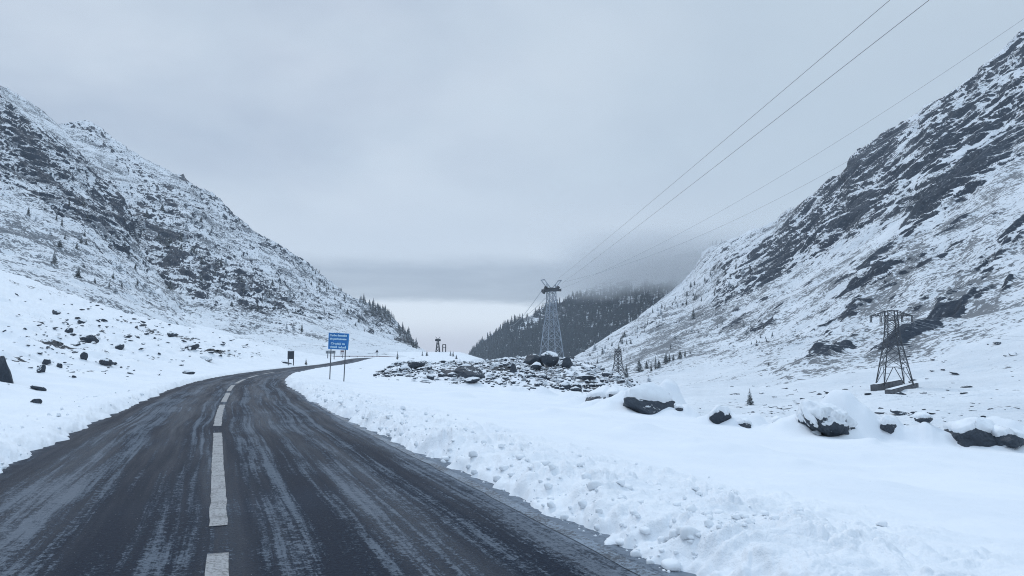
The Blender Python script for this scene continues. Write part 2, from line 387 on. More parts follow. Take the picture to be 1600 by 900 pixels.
def ground_fn(X, Y, detail=True):
    shp = X.shape; X = X.ravel().astype(float); Y = Y.ravel().astype(float)
    dist, side, arc = road_dist(X, Y)
    P = np.stack([X, Y, 0 * X], -1)
    near = Y < 260
    wr = np.clip(2.72 - 0.010 * Y, 2.25, 2.75); wl = np.clip(2.38 - 0.006 * Y, 2.05, 2.45)
    wdt = np.where(side > 0, wr, wl)
    jit = 0.10 + 0.16 * perlin(P * 0.7) + 0.13 * perlin(P * 2.7) + (0.05 * perlin(P * 8) + 0.02 * perlin(P * 20) if detail else 0)
    e = dist - wdt + jit * np.where(side > 0, 1.0, 0.8)
    z = base_z(X, Y)
    onsnow = sstep(-0.06, 0.16, e)
    ep = np.maximum(e, 0)
    # left bank rises to the mountain foot
    a = 0.23 * (1 - 0.75 * sstep(150, 230, Y))
    L = a * np.maximum(ep - 1.6, 0) + 0.12 * np.maximum(ep - 42, 0) * (ep < 1e9)
    L = L - 0.33 * np.maximum(ep - 125, 0)
    L = np.where(ep > 125, np.maximum(L, 8), L)
    L = L * (1 - sstep(140, 200, Y) * sstep(-150, -70, X))
    # right plateau falls gently away
    R = -0.066 * np.maximum(ep - 0.4, 0); R = np.maximum(R, -1.6)
    berm = 0.17 * sstep(0.0, 0.5, ep) * (1 - 0.5 * sstep(1.5, 4, ep))
    z = z + np.where(side < 0, L + berm, R + berm)
    # soft undulations
    far = sstep(2, 10, ep)
    und = 0.13 * fbm(P * 0.30, 3) + 0.035 * fbm(P * np.array([0.8, 2.0, 1]) + 5, 3) + 0.05 * np.maximum(fbm(P * np.array([0.5, 0.9, 1]) + 25, 2) - 0.1, 0)
    z = z + und * sstep(0.3, 2.5, ep) * np.where(side > 0, 1, 1.5)
    # left bank roughness: boulders and humps under the snow
    lb = np.where(side < 0, sstep(2.0, 8.0, ep) * sstep(200, 140, Y), 0)
    hump = np.maximum(fbm(P * np.array([0.42, 0.42, 1]) + 31, 4), -0.12)
    z = z + lb * (hump * 1.0 + 0.5 * fbm(P * 0.12 + 9, 3))
    rock = np.where(side < 0, lb * (0.02 + 0.33 * sstep(0.02, 0.36, fbm(P * 0.055 + 3, 3))) , 0)
    # the rubble mound beyond the plateau
    m1 = sstep(52, 80, Y) * sstep(122, 96, Y) * sstep(14, 4, X) * sstep(-32, -17, X)
    rs_ = np.where(side > 0, sstep(2.5, 11, ep), 0); m1 = m1 * rs_
    m1b = rs_ * sstep(44, 64, Y + 0.35 * X) * sstep(122, 98, Y) * sstep(15, 7, X) * sstep(-31, -19, X)
    mm_ = rs_ * sstep(50, 86, Y) * sstep(126, 98, Y) * sstep(15, 9, X) * sstep(-30, -20, X)
    top = np.interp(X, [-30, -22, -14, -4, 1, 5, 8, 13], [0.35, 0.45, 0.45, 0.35, 0.9, 1.05, 0.4, -0.6])
    z = z + mm_ * (top - z) + m1b * (0.55 * fbm(P * 0.17 + 2, 4) + 0.35 * fbm(P * 0.9, 3))
    rock = np.maximum(rock, sstep(0, .5, m1b) * (0.44 + 0.42 * fbm(P * 0.22 + 7, 3)))
    # knoll beyond the bend
    z = z + 0 * X
    kn = np.exp(-(np.maximum(np.abs(X + 36) - 12, 0) / 9) ** 2 - ((Y - 305) / 26) ** 2); z = z + kn * (3.0 - z)
    # valley drop
    dv, sv, _ = road_dist(X, Y, EDGEC)
    drop = np.maximum(np.where(sv < 0, dv, -dv) + 0.9, 0)
    z = z - np.minimum(0.62 * np.maximum(drop - 0.5, 0) + 0.10 * drop, 14)
    # drifts around boulders
    for (bx, by, rx, ry, h) in BUMPS:
        mloc = (abs(X - bx) < 3 * rx) & (abs(Y - by) < 3 * ry)
        if not mloc.any(): continue
        Pm = P[mloc]; wn = 0.35 * perlin(Pm * (0.8 / rx) + bx); r2 = ((X[mloc] - bx) / rx + wn) ** 2 + ((Y[mloc] - by) / ry - wn) ** 2
        z[mloc] += h * np.exp(-r2 ** 1.35) * (1 + 0.25 * perlin(Pm * (1.6 / rx)))
    z = np.where(Y > 320, z * sstep(620, 360, Y) - 24 * sstep(330, 620, Y), z)
    z = np.where(Y < -30, z * 0 + np.minimum(z, 6), z)
    # ploughed lumps beside the road
    lump = np.where(side > 0, sstep(0.0, 0.35, e) * sstep(3.1, 0.9, e + 0.7 * perlin(P * 0.5)), 0.55 * sstep(0.0, 0.3, e) * sstep(2.6, 0.8, e))
    lump = lump * sstep(70, 30, Y)
    if detail:
        idx = (lump > 0.01) & (Y > 0) & (Y < 75)
        Q = P[idx]; 
        W_ = np.stack([perlin(Q * 2.3 + 50), perlin(Q * 2.3 + 90), 0 * Q[:, 0]], -1) * 0.18; Q = Q + W_; big = np.clip(perlin(Q * 1.3 + 8) + 0.45, 0, 1.3) * 1.2; mid = np.abs(perlin(Q * 4.2 + 3)) * 2.4; sm = np.abs(perlin(Q * 10 + 1)) * 2.3; ti = np.abs(perlin(Q * 24)) * 2
        g = lump[idx]
        z[idx] += g * (0.06 * big + 0.042 * mid * (0.5 + 0.6 * big) + 0.024 * sm * (0.4 + 0.5 * mid) * (0.6 + 0.5 * big) + 0.009 * ti * (0.5 + 0.5 * big))
    z = np.where(e < 0.16, base_z(X, Y) - 0.10 + (z - base_z(X, Y) + 0.10) * onsnow, z)
    return z.reshape(shp), rock.reshape(shp), lump.reshape(shp)
def gz(x, y): return float(ground_fn(np.array([float(x)]), np.array([float(y)]), False)[0][0])
def hit(px, py, y0=4, y1=400):
    """the ground point seen at that place of the photograph"""
    Ys = np.exp(np.linspace(math.log(y0), math.log(y1), 900)); p = at(px, py, Ys)
    z = ground_fn(p[:, 0], p[:, 1], False)[0]
    k = np.argmax(p[:, 2] < z)
    if not (p[:, 2] < z).any(): k = len(Ys) - 1
    return np.array([p[k, 0], p[k, 1], z[k]])

# ------------------------------------------------------------------ boulder list (drifts must be known before the ground is built)
# photo x of centre, photo y of foot, width px, height px, distance, tall drift
PLATEAU_ROCKS = [
    # px, foot y, w, h, Y, cap, label
    (944, 630, 62, 24, 30, 1, 'low dark rock under thick snow, leftmost of the boulders past the snowfield'),
    (978, 642, 66, 30, 27.5, 1, 'long dark flat-topped boulder under a snow slab in front of the small lattice pylon'),
    (1018, 668, 84, 40, 25, 1, 'largest rounded dark boulder with snow down its back at the edge of the snowfield'),
    (1091, 652, 26, 20, 30, 0, 'small bare pointed rock standing up beyond the snowfield'),
    (1128, 674, 34, 26, 22, 1, 'dark blue-black rock half buried under a snow hump between the boulders'),
    (1300, 692, 76, 50, 18.5, 1, 'big shaggy boulder with ragged snow on its dark face beside the small spruce'),
    (1168, 676, 30, 12, 21.5, 1, 'flat snow-covered rock midway between the blue-black rock and the shaggy boulder'),
    (1218, 684, 22, 14, 20.0, 1, 'small dark rock with a snow top left of the shaggy boulder'),
    (1050, 648, 24, 12, 27.5, 1, 'low snowy rock just left of the small bare pointed rock'),
    (905, 622, 26, 10, 34, 1, 'low snow-topped rock where the rubble mound meets the snowfield'),
    (1450, 698, 26, 12, 18.4, 1, 'low snow-capped rock between the big snow hump and the right edge boulder'),
    (962, 644, 20, 8, 27, 0, 'small low dark stone in front of the leftmost snowy boulders'),
    (1108, 668, 14, 8, 23, 0, 'little dark stone just left of the half buried blue-black rock'),
    (1063, 662, 20, 8, 25, 1, 'little snow-covered rock just right of the largest rounded boulder'),
    (1392, 690, 24, 20, 18.5, 1, 'thin dark sliver of rock at the right foot of the snow hump'),
    (1590, 706, 60, 26, 17.2, 1, 'ragged snowy rock touching the right edge of the picture'),
    (1546, 704, 82, 32, 17.5, 1, 'dark rounded boulder under snow near the right edge of the picture'),
]
for (px, fy, wpx, hpx, Yd, cap, lb) in PLATEAU_ROCKS:
    p = at(px, fy, Yd); wm = wpx / F * Yd
    hm_ = hpx / F * Yd; BUMPS.append((p[0] + 0.62 * wm, Yd + 0.75 * wm, wm * 0.55, wm * 0.6, 0.62 * hm_)); BUMPS.append((p[0] - 0.62 * wm, Yd + 0.6 * wm, wm * 0.4, wm * 0.5, 0.35 * hm_)); BUMPS.append((p[0] + 0.1 * wm, Yd + 0.95 * wm, wm * 0.7, wm * 0.4, 0.48 * hm_)); BUMPS.append((p[0] + 0.30 * wm, Yd - 0.05 * wm, wm * 0.30, wm * 0.25, 0.22 * hm_))
# the snow hump right of the shaggy boulder
p = at(1352, 690, 19.2); BUMPS.append((p[0] + .1, 19.6, 0.70, 0.9, 0.50)); BUMPS.append((p[0] - .45, 19.9, 0.6, 0.7, 0.16)); BUMPS.append((p[0] + .75, 20.0, 0.4, 0.5, 0.18))
p = at(1590, 700, 18.4); BUMPS.append((p[0], 19.0, 0.8, 0.8, 0.35))

_rr = random.Random(21)
for (px, py, Yd, wpx, hpx) in [(905, 622, 36, 50, 8), (1048, 668, 26.5, 46, 9), (1085, 672, 25, 36, 8), (1160, 672, 24, 50, 10), (1185, 676, 22, 60, 8), (1225, 684, 21, 50, 9), (1352, 700, 16.5, 70, 6), (1420, 696, 18.5, 60, 12), (1465, 698, 18.2, 50, 10), (1510, 700, 18, 44, 14),
                               (800, 606, 44, 40, 7), (745, 600, 48, 40, 7), (850, 612, 40, 50, 6), (980, 650, 27, 44, 8), (1130, 720, 13, 130, 10), (1240, 745, 11.5, 120, 7), (1010, 700, 16, 120, 8), (1400, 740, 12.5, 160, 8), (900, 670, 21, 110, 6), (1330, 780, 9.5, 150, 6), (700, 620, 30, 80, 6), (800, 650, 23, 90, 5)]:
    p = at(px, py, Yd); rw = wpx / F * Yd * 0.42; BUMPS.append((p[0], Yd, rw, rw * 0.9, hpx / F * Yd * 1.2)); q_ = _rr.uniform(-1, 1); BUMPS.append((p[0] + q_ * rw * 1.4, Yd + rw * _rr.uniform(-.3, .8), rw * .55, rw * .5, hpx / F * Yd * .8))
# ------------------------------------------------------------------ ground sheet
tan_c = np.linspace(-0.80, 0.80, 1250); th_c = np.arctan(tan_c)
th_o = np.linspace(th_c[-1], 2 * math.pi + th_c[0], 70)[1:]
th = np.concatenate([th_c, th_o])
rs = [0.4, 1.2, 2.2, 3.2]; r = 3.6
while r < 3300:
    rs.append(r); k = r * r / 1100.0
    r += min(k, 0.0085 * r) if r < 130 else (0.013 * r if r < 420 else 0.06 * r)
rs = np.array(rs + [3300.0])
R_, TH = np.meshgrid(rs, th, indexing='ij')
GX, GY = R_ * np.sin(TH), R_ * np.cos(TH)
GZ, GR, GL = ground_fn(GX, GY)
for (px, py, rp, a_) in [(100, 540, 60, .34), (40, 520, 50, .12), (250, 520, 50, .24), (340, 548, 50, .30), (60, 450, 60, .20), (400, 555, 30, .25), (300, 575, 16, .2), (120, 580, 40, .22), (190, 500, 30, .25), (200, 560, 28, .2), (290, 530, 24, .2), (60, 500, 30, .2), (20, 560, 30, .22), (380, 540, 30, .22), (150, 610, 16, .16), (240, 560, 20, .2), (560, 575, 30, .22), (600, 580, 26, .25), (640, 572, 30, .22), (625, 626, 12, .22), (1040, 708, 9, .2)]:
    c_ = hit(px, py); rw = rp / F * c_[1]
    GR = np.maximum(GR, (GR * 0.5 + (a_ * 1.6 + 0.10)) * np.exp(-((GX - c_[0]) / rw) ** 2 - ((GY - c_[1]) / (rw * 2.2)) ** 2))
q = grid_quads(len(rs), len(th)); q = q[:, ::-1]
g_o = bulk_mesh('ground', np.stack([GX, GY, GZ], -1).reshape(-1, 3), q, M_SNOW, {'rock': GR, 'lump': GL})
tag(g_o, kind='structure')
print('ground', GX.shape, time.time() - T0)

# ------------------------------------------------------------------ road with painted markings
def road_strip(name, s0, s1, ds, t0, t1, dt, m, lift=0.0, crown=True, kind='structure', jitter=0.0):
    seg = np.linalg.norm(np.diff(ROADC, axis=0), axis=1); cum = np.concatenate([[0], np.cumsum(seg)])
    ts = np.arange(t0, t1 + 1e-6, dt) if t1 - t0 > dt else np.array([t0, t1]); ss = np.linspace(s0, s1, max(2, int(round((s1 - s0) / ds)) + 1))
    cx = np.interp(ts, cum, ROADC[:, 0]); cy = np.interp(ts, cum, ROADC[:, 1])
    k = np.ones(9) / 9
    tx = np.interp(ts + 0.5, cum, ROADC[:, 0]) - np.interp(ts - 0.5, cum, ROADC[:, 0]); ty = np.interp(ts + 0.5, cum, ROADC[:, 1]) - np.interp(ts - 0.5, cum, ROADC[:, 1])
    ln = np.hypot(tx, ty); nx, ny = ty / ln, -tx / ln
    S, T = np.meshgrid(ss, ts); 
    if jitter:
        S = S + jitter * perlin(np.stack([T * 2.5, S * 0 + s0 * 3, S * 0], -1))
    X = cx[:, None] + nx[:, None] * S; Y = cy[:, None] + ny[:, None] * S
    Z = base_z(X, Y) + (0.02 * (1 - (S / 3) ** 2) if crown else 0) + lift + 0.006 * perlin(np.stack([X * 0.8, Y * 0.8, X * 0], -1))
    V = np.stack([X, Y, Z], -1)
    o = bulk_mesh(name, V.reshape(-1, 3), grid_quads(len(ts), len(ss)), m)
    me = o.data; uvl = me.uv_layers.new(name='UVMap'); li = np.empty(len(me.loops), np.int32); me.loops.foreach_get('vertex_index', li)
    uv = np.stack([S.ravel(), T.ravel()], -1)[li]; uvl.data.foreach_set('uv', uv.astype(np.float32).ravel())
    tag(o, kind=kind); return o
seg = np.linalg.norm(np.diff(ROADC, axis=0), axis=1); CUM = np.concatenate([[0], np.cumsum(seg)])
road_strip('road', -3.3, 3.3, 0.12, 0, CUM[-1], 0.4, M_ROAD)
def arc_at_Y(Y): return float(np.interp(Y, ROADC[:40 + 35, 1], CUM[:40 + 35]))
for i, (ya, yb) in enumerate([(1.0, 5.25), (5.95, 13.0), (14.2, 20.4), (21.6, 27.0), (28.4, 34), (36, 42.5), (44.5, 51), (54, 61)]):
    a0, a1 = arc_at_Y(ya), arc_at_Y(yb)
    hw = 0.068 + 0.0022 * max(0, ya - 8) * 0.3
    road_strip('road_marking', -hw, hw, 0.02, a0, a1, 0.12, M_PAINT, lift=0.005, jitter=0.013)
road_strip('edge_line', 2.42, 2.54, 0.06, 0, arc_at_Y(30), 0.2, M_EDGE, lift=0.005, jitter=0.02)
print('road', time.time() - T0)

# ------------------------------------------------------------------ mountains
class Loft:
    """terrain built from surveyed profiles: every profile lists (height angle as photo y, distance) from the ridge down to the foot"""
    def __init__(s, ridge, cols):
        s.rx = np.array([p[0] for p in ridge], float); s.ry = np.array([p[1] for p in ridge], float)
        s.cx = np.array([c[0] for c in cols], float); s.cols = [c[1] for c in cols]
        s.YG = np.linspace(-360, 820, 119); s.inv = []; s.foot = []
        for x, pr in zip(s.cx, s.cols):
            ys = np.array([p[0] for p in pr], float); ds = np.array([1 / p[1] for p in pr]); s.foot.append(ys[-1])
            v = np.interp(s.YG, ys, ds); lo = s.YG < ys[0]; hi = s.YG > ys[-1]
            v[lo] = ds[0] + (s.YG[lo] - ys[0]) * (ds[1] - ds[0]) / (ys[1] - ys[0]); v[hi] = ds[-1] + (s.YG[hi] - ys[-1]) * (ds[-1] - ds[-2]) / (ys[-1] - ys[-2])
            s.inv.append(np.clip(v, 1 / 2500, 1))
        s.inv = np.array(s.inv); s.foot = np.array(s.foot, float)
        k = np.hanning(9)[1:-1]; k /= k.sum(); pad = np.pad(s.inv, ((0, 0), (3, 3)), 'edge')
        s.inv = sum(k[i] * pad[:, i:i + 119] for i in range(7))
        xf = np.linspace(s.cx[0], s.cx[-1], 161); yi = np.array([np.interp(xf, s.cx, s.inv[:, j]) for j in range(119)]).T
        kk = np.hanning(21)[1:-1]; kk /= kk.sum(); pad = np.pad(yi, ((9, 9), (0, 0)), 'reflect', reflect_type='odd')
        s.invf = np.array([np.convolve(pad[:, j], kk, 'valid') for j in range(119)]).T; s.xf = xf
    def surf(s, x, t):
        x = np.asarray(x, float); t = np.asarray(t, float)
        y0 = np.interp(x, s.rx, s.ry); yf = np.interp(x, s.cx, s.foot); y = y0 + t * (yf - y0)
        u = np.clip((x - s.xf[0]) / (s.xf[-1] - s.xf[0]) * 160, 0, 159.999); i = u.astype(int); fu = u - i
        v = np.clip((y + 360) / 10, 0, 117.999); j = v.astype(int); fv = v - j
        A = s.invf
        inv = (A[i, j] * (1 - fu) + A[i + 1, j] * fu) * (1 - fv) + (A[i, j + 1] * (1 - fu) + A[i + 1, j + 1] * fu) * fv
        return at(x, y, 1 / inv), y
    def t_of(s, x, y):
        y0 = np.interp(x, s.rx, s.ry); yf = np.interp(x, s.cx, s.foot); return (y - y0) / (yf - y0)
def blob(PX, PY, blobs):
    v = np.zeros(PX.shape)
    for (x, y, rx, ry, ang, a) in blobs:
        c, s_ = math.cos(math.radians(ang)), math.sin(math.radians(ang))
        u = (PX - x) * c + (PY - y) * s_; w_ = -(PX - x) * s_ + (PY - y) * c
        v = v + a * np.exp(-(u / rx) ** 2 - (w_ / ry) ** 2)
    return v
def build_mountain(name, loft, nx, nt, strike, wl, amp, m, dens, scrub, slabs=None, gully=10.0, back=220.0, skirt=True, nback=10, rockbias=0.0, tpow=1.0):
    xs = np.linspace(loft.cx[0], loft.cx[-1], nx); ts = np.linspace(0, 1, nt)
    PX, TT = np.meshgrid(xs, ts)
    V, PY = loft.surf(PX, TT)
    du = np.gradient(V, axis=1); dv = np.gradient(V, axis=0)
    N = np.cross(dv, du); N /= np.linalg.norm(N, axis=-1, keepdims=True) + 1e-9
    toc = np.array([0, 0, CAMH]) - V
    N[(N * toc).sum(-1) < 0] *= -1
    s = np.array(strike, float); s /= np.linalg.norm(s)
    Q = V - 0.52 * (V @ s)[..., None] * s
    W = 0.35 * fbm(V / (wl * 3), 3)[..., None] * wl
    Q = Q + W
    a = fbm(Q / wl, 6, 0.56); b = 1 - np.abs(fbm(Q / (wl * 0.55) + 40, 4, 0.5)) * 2.5
    D = np.clip(dens(PX, PY), 0, 1.4)
    SL = slabs(PX, PY) if slabs else 0 * PX
    gl = fbm(V / (wl * 5.5) + 11, 4)
    taper = sstep(0.0, 0.02, TT) * 0.3 + 0.7
    h = amp * (0.22 + 0.95 * np.clip(D, 0, 1)) * (a * 1.1 + 0.45 * b) * taper + gully * gl * sstep(0, 0.12, TT) * sstep(1, 0.85, TT)
    h = h + np.clip(SL, 0, 1) * amp * 0.5
    V2 = V + N * h[..., None]
    du = np.gradient(V2, axis=1); dv = np.gradient(V2, axis=0)
    N2 = np.cross(dv, du); N2 /= np.linalg.norm(N2, axis=-1, keepdims=True) + 1e-9; N2[(N2 * N).sum(-1) < 0] *= -1
    steep = (N[..., 2] - N2[..., 2])             # steeper than the slope it lies on
    pat = fbm(Q / (wl * 0.42) + 90, 5, 0.6) * 1.5
    rock = 0.36 * np.clip(D, 0, 1.25) + 1.9 * np.clip(steep - 0.03, -0.35, 0.35) * (0.25 + D) + 0.62 * pat * (0.32 + np.clip(D, 0, 1)) + 0.22 * fbm(V / (wl * 0.30) + 55, 4, 0.6) + rockbias + SL * 0.9
    rock = np.clip(rock, -0.6, 1.4)
    SC = scrub(PX, PY) + 0.8 * fbm(V / (wl * 2.2) + 77, 3)
    # back side: falls away behind the ridge
    BV = []; 
    for k in range(nback, 0, -1):
        f = (k / nback)
        up = V2[0].copy(); dirn = up.copy(); dirn[:, 2] = 0; dirn /= np.linalg.norm(dirn, axis=1, keepdims=True)
        up = up + dirn * back * f; up[:, 2] -= back * 0.62 * f ** 1.25 + 0 * up[:, 2]
        up[:, 2] = np.maximum(up[:, 2], -30)
        BV.append(up)
    BV = np.array(BV)
    rows = [BV, V2]; extra_r = [np.repeat(rock[:1], nback, 0), rock]; extra_s = [np.repeat(SC[:1], nback, 0), SC]
    if skirt:
        sk = V2[-1].copy(); sk[:, 2] -= 16; sk[:, 1] *= 0.90; rows.append(sk[None]); extra_r.append(rock[-1:]); extra_s.append(SC[-1:])
    A = np.concatenate(rows, 0)
    o = bulk_mesh(name, A.reshape(-1, 3), grid_quads(A.shape[0], A.shape[1], True), m, {'rock': np.concatenate(extra_r, 0), 'scrub': np.concatenate(extra_s, 0)})
    tag(o, kind='structure')
    # lookup for things standing on the slope
    def stand(px, py):
        i = int(np.clip(round((px - xs[0]) / (xs[-1] - xs[0]) * (nx - 1)), 0, nx - 1))
        t = float(loft.t_of(px, py)); j = int(np.clip(round(t * (nt - 1)), 0, nt - 1))
        return V2[j, i].copy()
    print(name, A.shape, 'rock', float((rock > .5).mean()), time.time() - T0)
    return stand

# ---- right mountain, with the valley floor at its foot
RR = [(880, 566), (893, 561), (920, 545), (950, 527), (990, 502), (1030, 470), (1062, 444), (1082, 425), (1092, 408), (1098, 396), (1112, 386), (1150, 371), (1190, 355), (1216, 345),
      (1222, 336), (1245, 324), (1270, 308), (1296, 285), (1322, 270), (1332, 250), (1342, 234), (1360, 228), (1386, 208), (1412, 190), (1438, 180), (1448, 168), (1470, 156), (1500, 134),
      (1520, 122), (1533, 106), (1560, 86), (1600, 50), (1660, 6), (1740, -55), (1850, -130), (2000, -220)]
rl = Loft(RR, [
    (880, [(566, 800), (578, 600), (600, 400)]),
    (930, [(538, 880), (570, 640), (604, 400), (628, 250)]),
    (1000, [(495, 950), (540, 640), (590, 400), (625, 210), (640, 150), (665, 95)]),
    (1100, [(395, 1120), (480, 780), (560, 420), (620, 190), (655, 105), (670, 80)]),
    (1216, [(345, 980), (430, 640), (540, 360), (610, 190), (670, 95), (690, 70)]),
    (1300, [(285, 820), (400, 540), (520, 330), (600, 185), (680, 90), (700, 68)]),
    (1450, [(168, 740), (330, 480), (480, 295), (590, 185), (690, 84), (712, 62)]),
    (1600, [(50, 700), (250, 460), (440, 270), (590, 165), (700, 80), (722, 58)]),
    (1780, [(-75, 640), (200, 420), (430, 250), (600, 140), (710, 76), (735, 55)]),
    (2000, [(-220, 560), (150, 380), (420, 220), (620, 120), (720, 70), (750, 52)])])
def r_dens(x, y):
    v = 0.22 + 0.0 * x
    ridge = np.interp(x, [p[0] for p in RR], [p[1] for p in RR])
    v = v + 0.46 * sstep(190, 10, y - ridge) * sstep(1180, 1330, x) + 0.25 * sstep(120, 0, y - ridge) * sstep(1060, 1160, x)
    v = v + blob(x, y, [(1500, 290, 200, 38, -38, .52), (1360, 262, 70, 22, -38, .5), (1450, 240, 90, 24, -38, .4), (1570, 170, 90, 30, -38, .5),
                        (1230, 400, 130, 26, -35, .55), (1250, 360, 60, 14, -30, .5), (1165, 435, 60, 16, -35, .45), (1400, 425, 120, 16, -33, .60), (1560, 390, 110, 22, -28, .35),
                        (1300, 535, 110, 12, -30, .30), (1440, 505, 70, 12, -28, .9), (1200, 500, 60, 12, -36, .25), (1030, 500, 60, 12, -35, .3)])
    v = v - blob(x, y, [(1420, 215, 20, 60, 35, .4), (1560, 310, 110, 15, -33, .8), (1290, 430, 70, 14, -35, .55), (1400, 350, 50, 14, -38, .55), (1330, 225, 20, 20, 0, .3), (1450, 390, 50, 14, -35, .4)])
    return v * (1 - 0.95 * sstep(-30, 30, y - np.interp(x, [880, 1000, 1100, 1230, 1350, 1480, 1600, 1800], [560, 540, 545, 580, 560, 520, 470, 440])))
_rr = random.Random(5); RIBS = []
while len(RIBS) < 95:
    _x, _y = _rr.uniform(1120, 1700), _rr.uniform(200, 560)
    _t = np.interp(_x, [p[0] for p in RR], [p[1] for p in RR]); _f = np.interp(_x, [1000, 1230, 1350, 1480, 1600, 1700], [540, 575, 545, 500, 440, 400])
    if _t + 10 < _y < _f: RIBS.append((_x, _y, _rr.uniform(12, 46), _rr.uniform(2, 5.5), -_rr.uniform(26, 44), _rr.uniform(.25, .5)))
def r_slab(x, y):
    return blob(x, y, [(1455, 503, 46, 11, -30, .9), (1410, 525, 26, 10, -34, .9), (1296, 548, 40, 5, -34, .22), (1388, 420, 40, 6, -40, .4), (1440, 330, 70, 13, -40, .45), (1540, 255, 90, 17, -36, .45),
                       (1350, 255, 36, 14, -38, .5), (1395, 218, 30, 13, -30, .5), (1490, 300, 60, 11, -40, .4), (1262, 322, 22, 8, -30, .4), (1500, 190, 40, 10, -38, .3), (1225, 405, 50, 8, -36, .35),
                       (1330, 300, 22, 16, -50, .35)] + RIBS)
def r_scrub(x, y):
    return 0.37 + 0 * x + blob(x, y, [(1560, 385, 140, 50, -25, .25), (1400, 460, 170, 40, -32, .10), (1200, 480, 130, 40, -35, .25), (1030, 540, 90, 20, -28, .5)]) \
        - 0.55 * sstep(-10, 40, y - np.interp(x, [880, 1000, 1100, 1230, 1350, 1480, 1600, 1800], [600, 575, 560, 580, 560, 520, 490, 470]))
M_RM = mountain_mat('right_mountain_snow', (0.785, -0.20, 0.585), 2.0, 0.95, (0.10, 0.095, 0.09))
stand_r = build_mountain('mountain_slope', rl, 1250, 800, (0.785, -0.20, 0.585), 34, 8.0, M_RM, r_dens, r_scrub, r_slab, gully=7.0, back=260)

# ---- left mountain: rear ridge with the peak
LR = [(-60, 260), (40, 235), (88, 196), (112, 191), (136, 188), (146, 193), (180, 220), (212, 240), (252, 262), (276, 275), (285, 275), (298, 287), (330, 302), (352, 323), (378, 346), (405, 368), (435, 383),
      (462, 402), (480, 412), (500, 430), (530, 452), (560, 470), (590, 484), (606, 492), (622, 508), (640, 528), (655, 545), (668, 553), (684, 560), (700, 566)]
ll = Loft(LR, [
    (-60, [(260, 900), (400, 600), (560, 400)]),
    (130, [(188, 980), (340, 640), (440, 420), (560, 240)]),
    (300, [(288, 950), (420, 560), (500, 360), (552, 230)]),
    (450, [(392, 950), (470, 600), (530, 340), (560, 215)]),
    (560, [(470, 980), (520, 560), (548, 330), (562, 225)]),
    (640, [(528, 1050), (545, 620), (556, 380), (566, 240)]),
    (700, [(566, 1100), (570, 800), (575, 600)])])
def l_dens(x, y):
    ridge = np.interp(x, [p[0] for p in LR], [p[1] for p in LR])
    v = 0.40 + 0.20 * sstep(120, 10, y - ridge) + blob(x, y, [(230, 350, 60, 40, 40, .35), (300, 430, 90, 45, 38, .35), (420, 470, 110, 26, 30, .4), (130, 205, 30, 14, 40, .3),
                        (335, 320, 80, 12, 38, .25), (440, 400, 70, 12, 38, .3), (360, 440, 60, 16, 35, .25), (590, 500, 50, 18, 38, .3)])
    v = v - blob(x, y, [(150, 245, 50, 12, 42, .6), (260, 275, 50, 8, 36, .4), (480, 440, 55, 11, 36, .35), (420, 400, 30, 10, 30, .2), (560, 530, 80, 12, 18, .6)])
    return v * sstep(40, -30, y - np.interp(x, [0, 200, 330, 420, 520, 560, 640], [420, 460, 505, 525, 520, 522, 545]))
def l_scrub(x, y):
    return 0.52 + 0 * x - 0.52 * sstep(-25, 20, y - np.interp(x, [0, 200, 330, 420, 500, 560, 640], [430, 490, 520, 535, 530, 520, 545]))
M_LM = mountain_mat('left_mountain_snow', (0.62, -0.70, -0.35), 1.8, 1.0, (0.035, 0.045, 0.058))
M_FM = mountain_mat('left_shoulder_snow', (0.78, -0.22, -0.585), 1.4, 1.0, (0.035, 0.045, 0.058))
stand_l = build_mountain('mountain_slope', ll, 900, 520, (0.62, -0.70, -0.35), 26, 7.0, M_LM, l_dens, l_scrub,
                         lambda x, y: blob(x, y, [(268, 408, 14, 8, 50, .8), (292, 436, 26, 4, 28, .6), (286, 277, 10, 5, 30, .4), (236, 345, 22, 6, 45, .3), (470, 405, 26, 4, 38, .4)]), gully=6.0, back=240)
# ---- left mountain: nearer shoulder
LF = [(-400, -120), (-250, -30), (-120, 60), (0, 136), (30, 152), (60, 170), (84, 190), (100, 203), (118, 232), (140, 262), (165, 288), (190, 316), (215, 350), (240, 392), (262, 430), (285, 468), (310, 505), (340, 535)]
fl = Loft(LF, [
    (-400, [(-120, 520), (200, 300), (440, 140)]),
    (-120, [(60, 600), (260, 380), (400, 240), (470, 150)]),
    (0, [(136, 680), (290, 440), (400, 270), (480, 160)]),
    (100, [(203, 700), (330, 450), (430, 280), (495, 175)]),
    (200, [(329, 600), (400, 440), (460, 300), (512, 195)]),
    (280, [(460, 480), (480, 380), (500, 300), (525, 215)]),
    (340, [(535, 340), (538, 300), (542, 250)])])
def f_dens(x, y):
    v = 0.66 + blob(x, y, [(60, 260, 110, 40, 38, .26), (190, 340, 60, 30, 45, .25), (20, 190, 40, 20, 40, .25), (100, 350, 60, 20, 35, .15)])
    v = v - blob(x, y, [(75, 195, 60, 9, 34, .7), (30, 165, 60, 8, 32, .4), (190, 325, 14, 30, -30, .0)])
    fall = np.interp(x, [-200, 0, 60, 130, 200, 260, 340], [290, 298, 325, 372, 420, 470, 530])
    return v * (1 - 0.62 * sstep(-45, 40, y - fall))
def f_scrub(x, y):
    return 0.58 + 0 * x - 0.22 * sstep(-10, 60, y - np.interp(x, [-200, 0, 100, 200, 280, 340], [360, 372, 430, 455, 490, 530]))
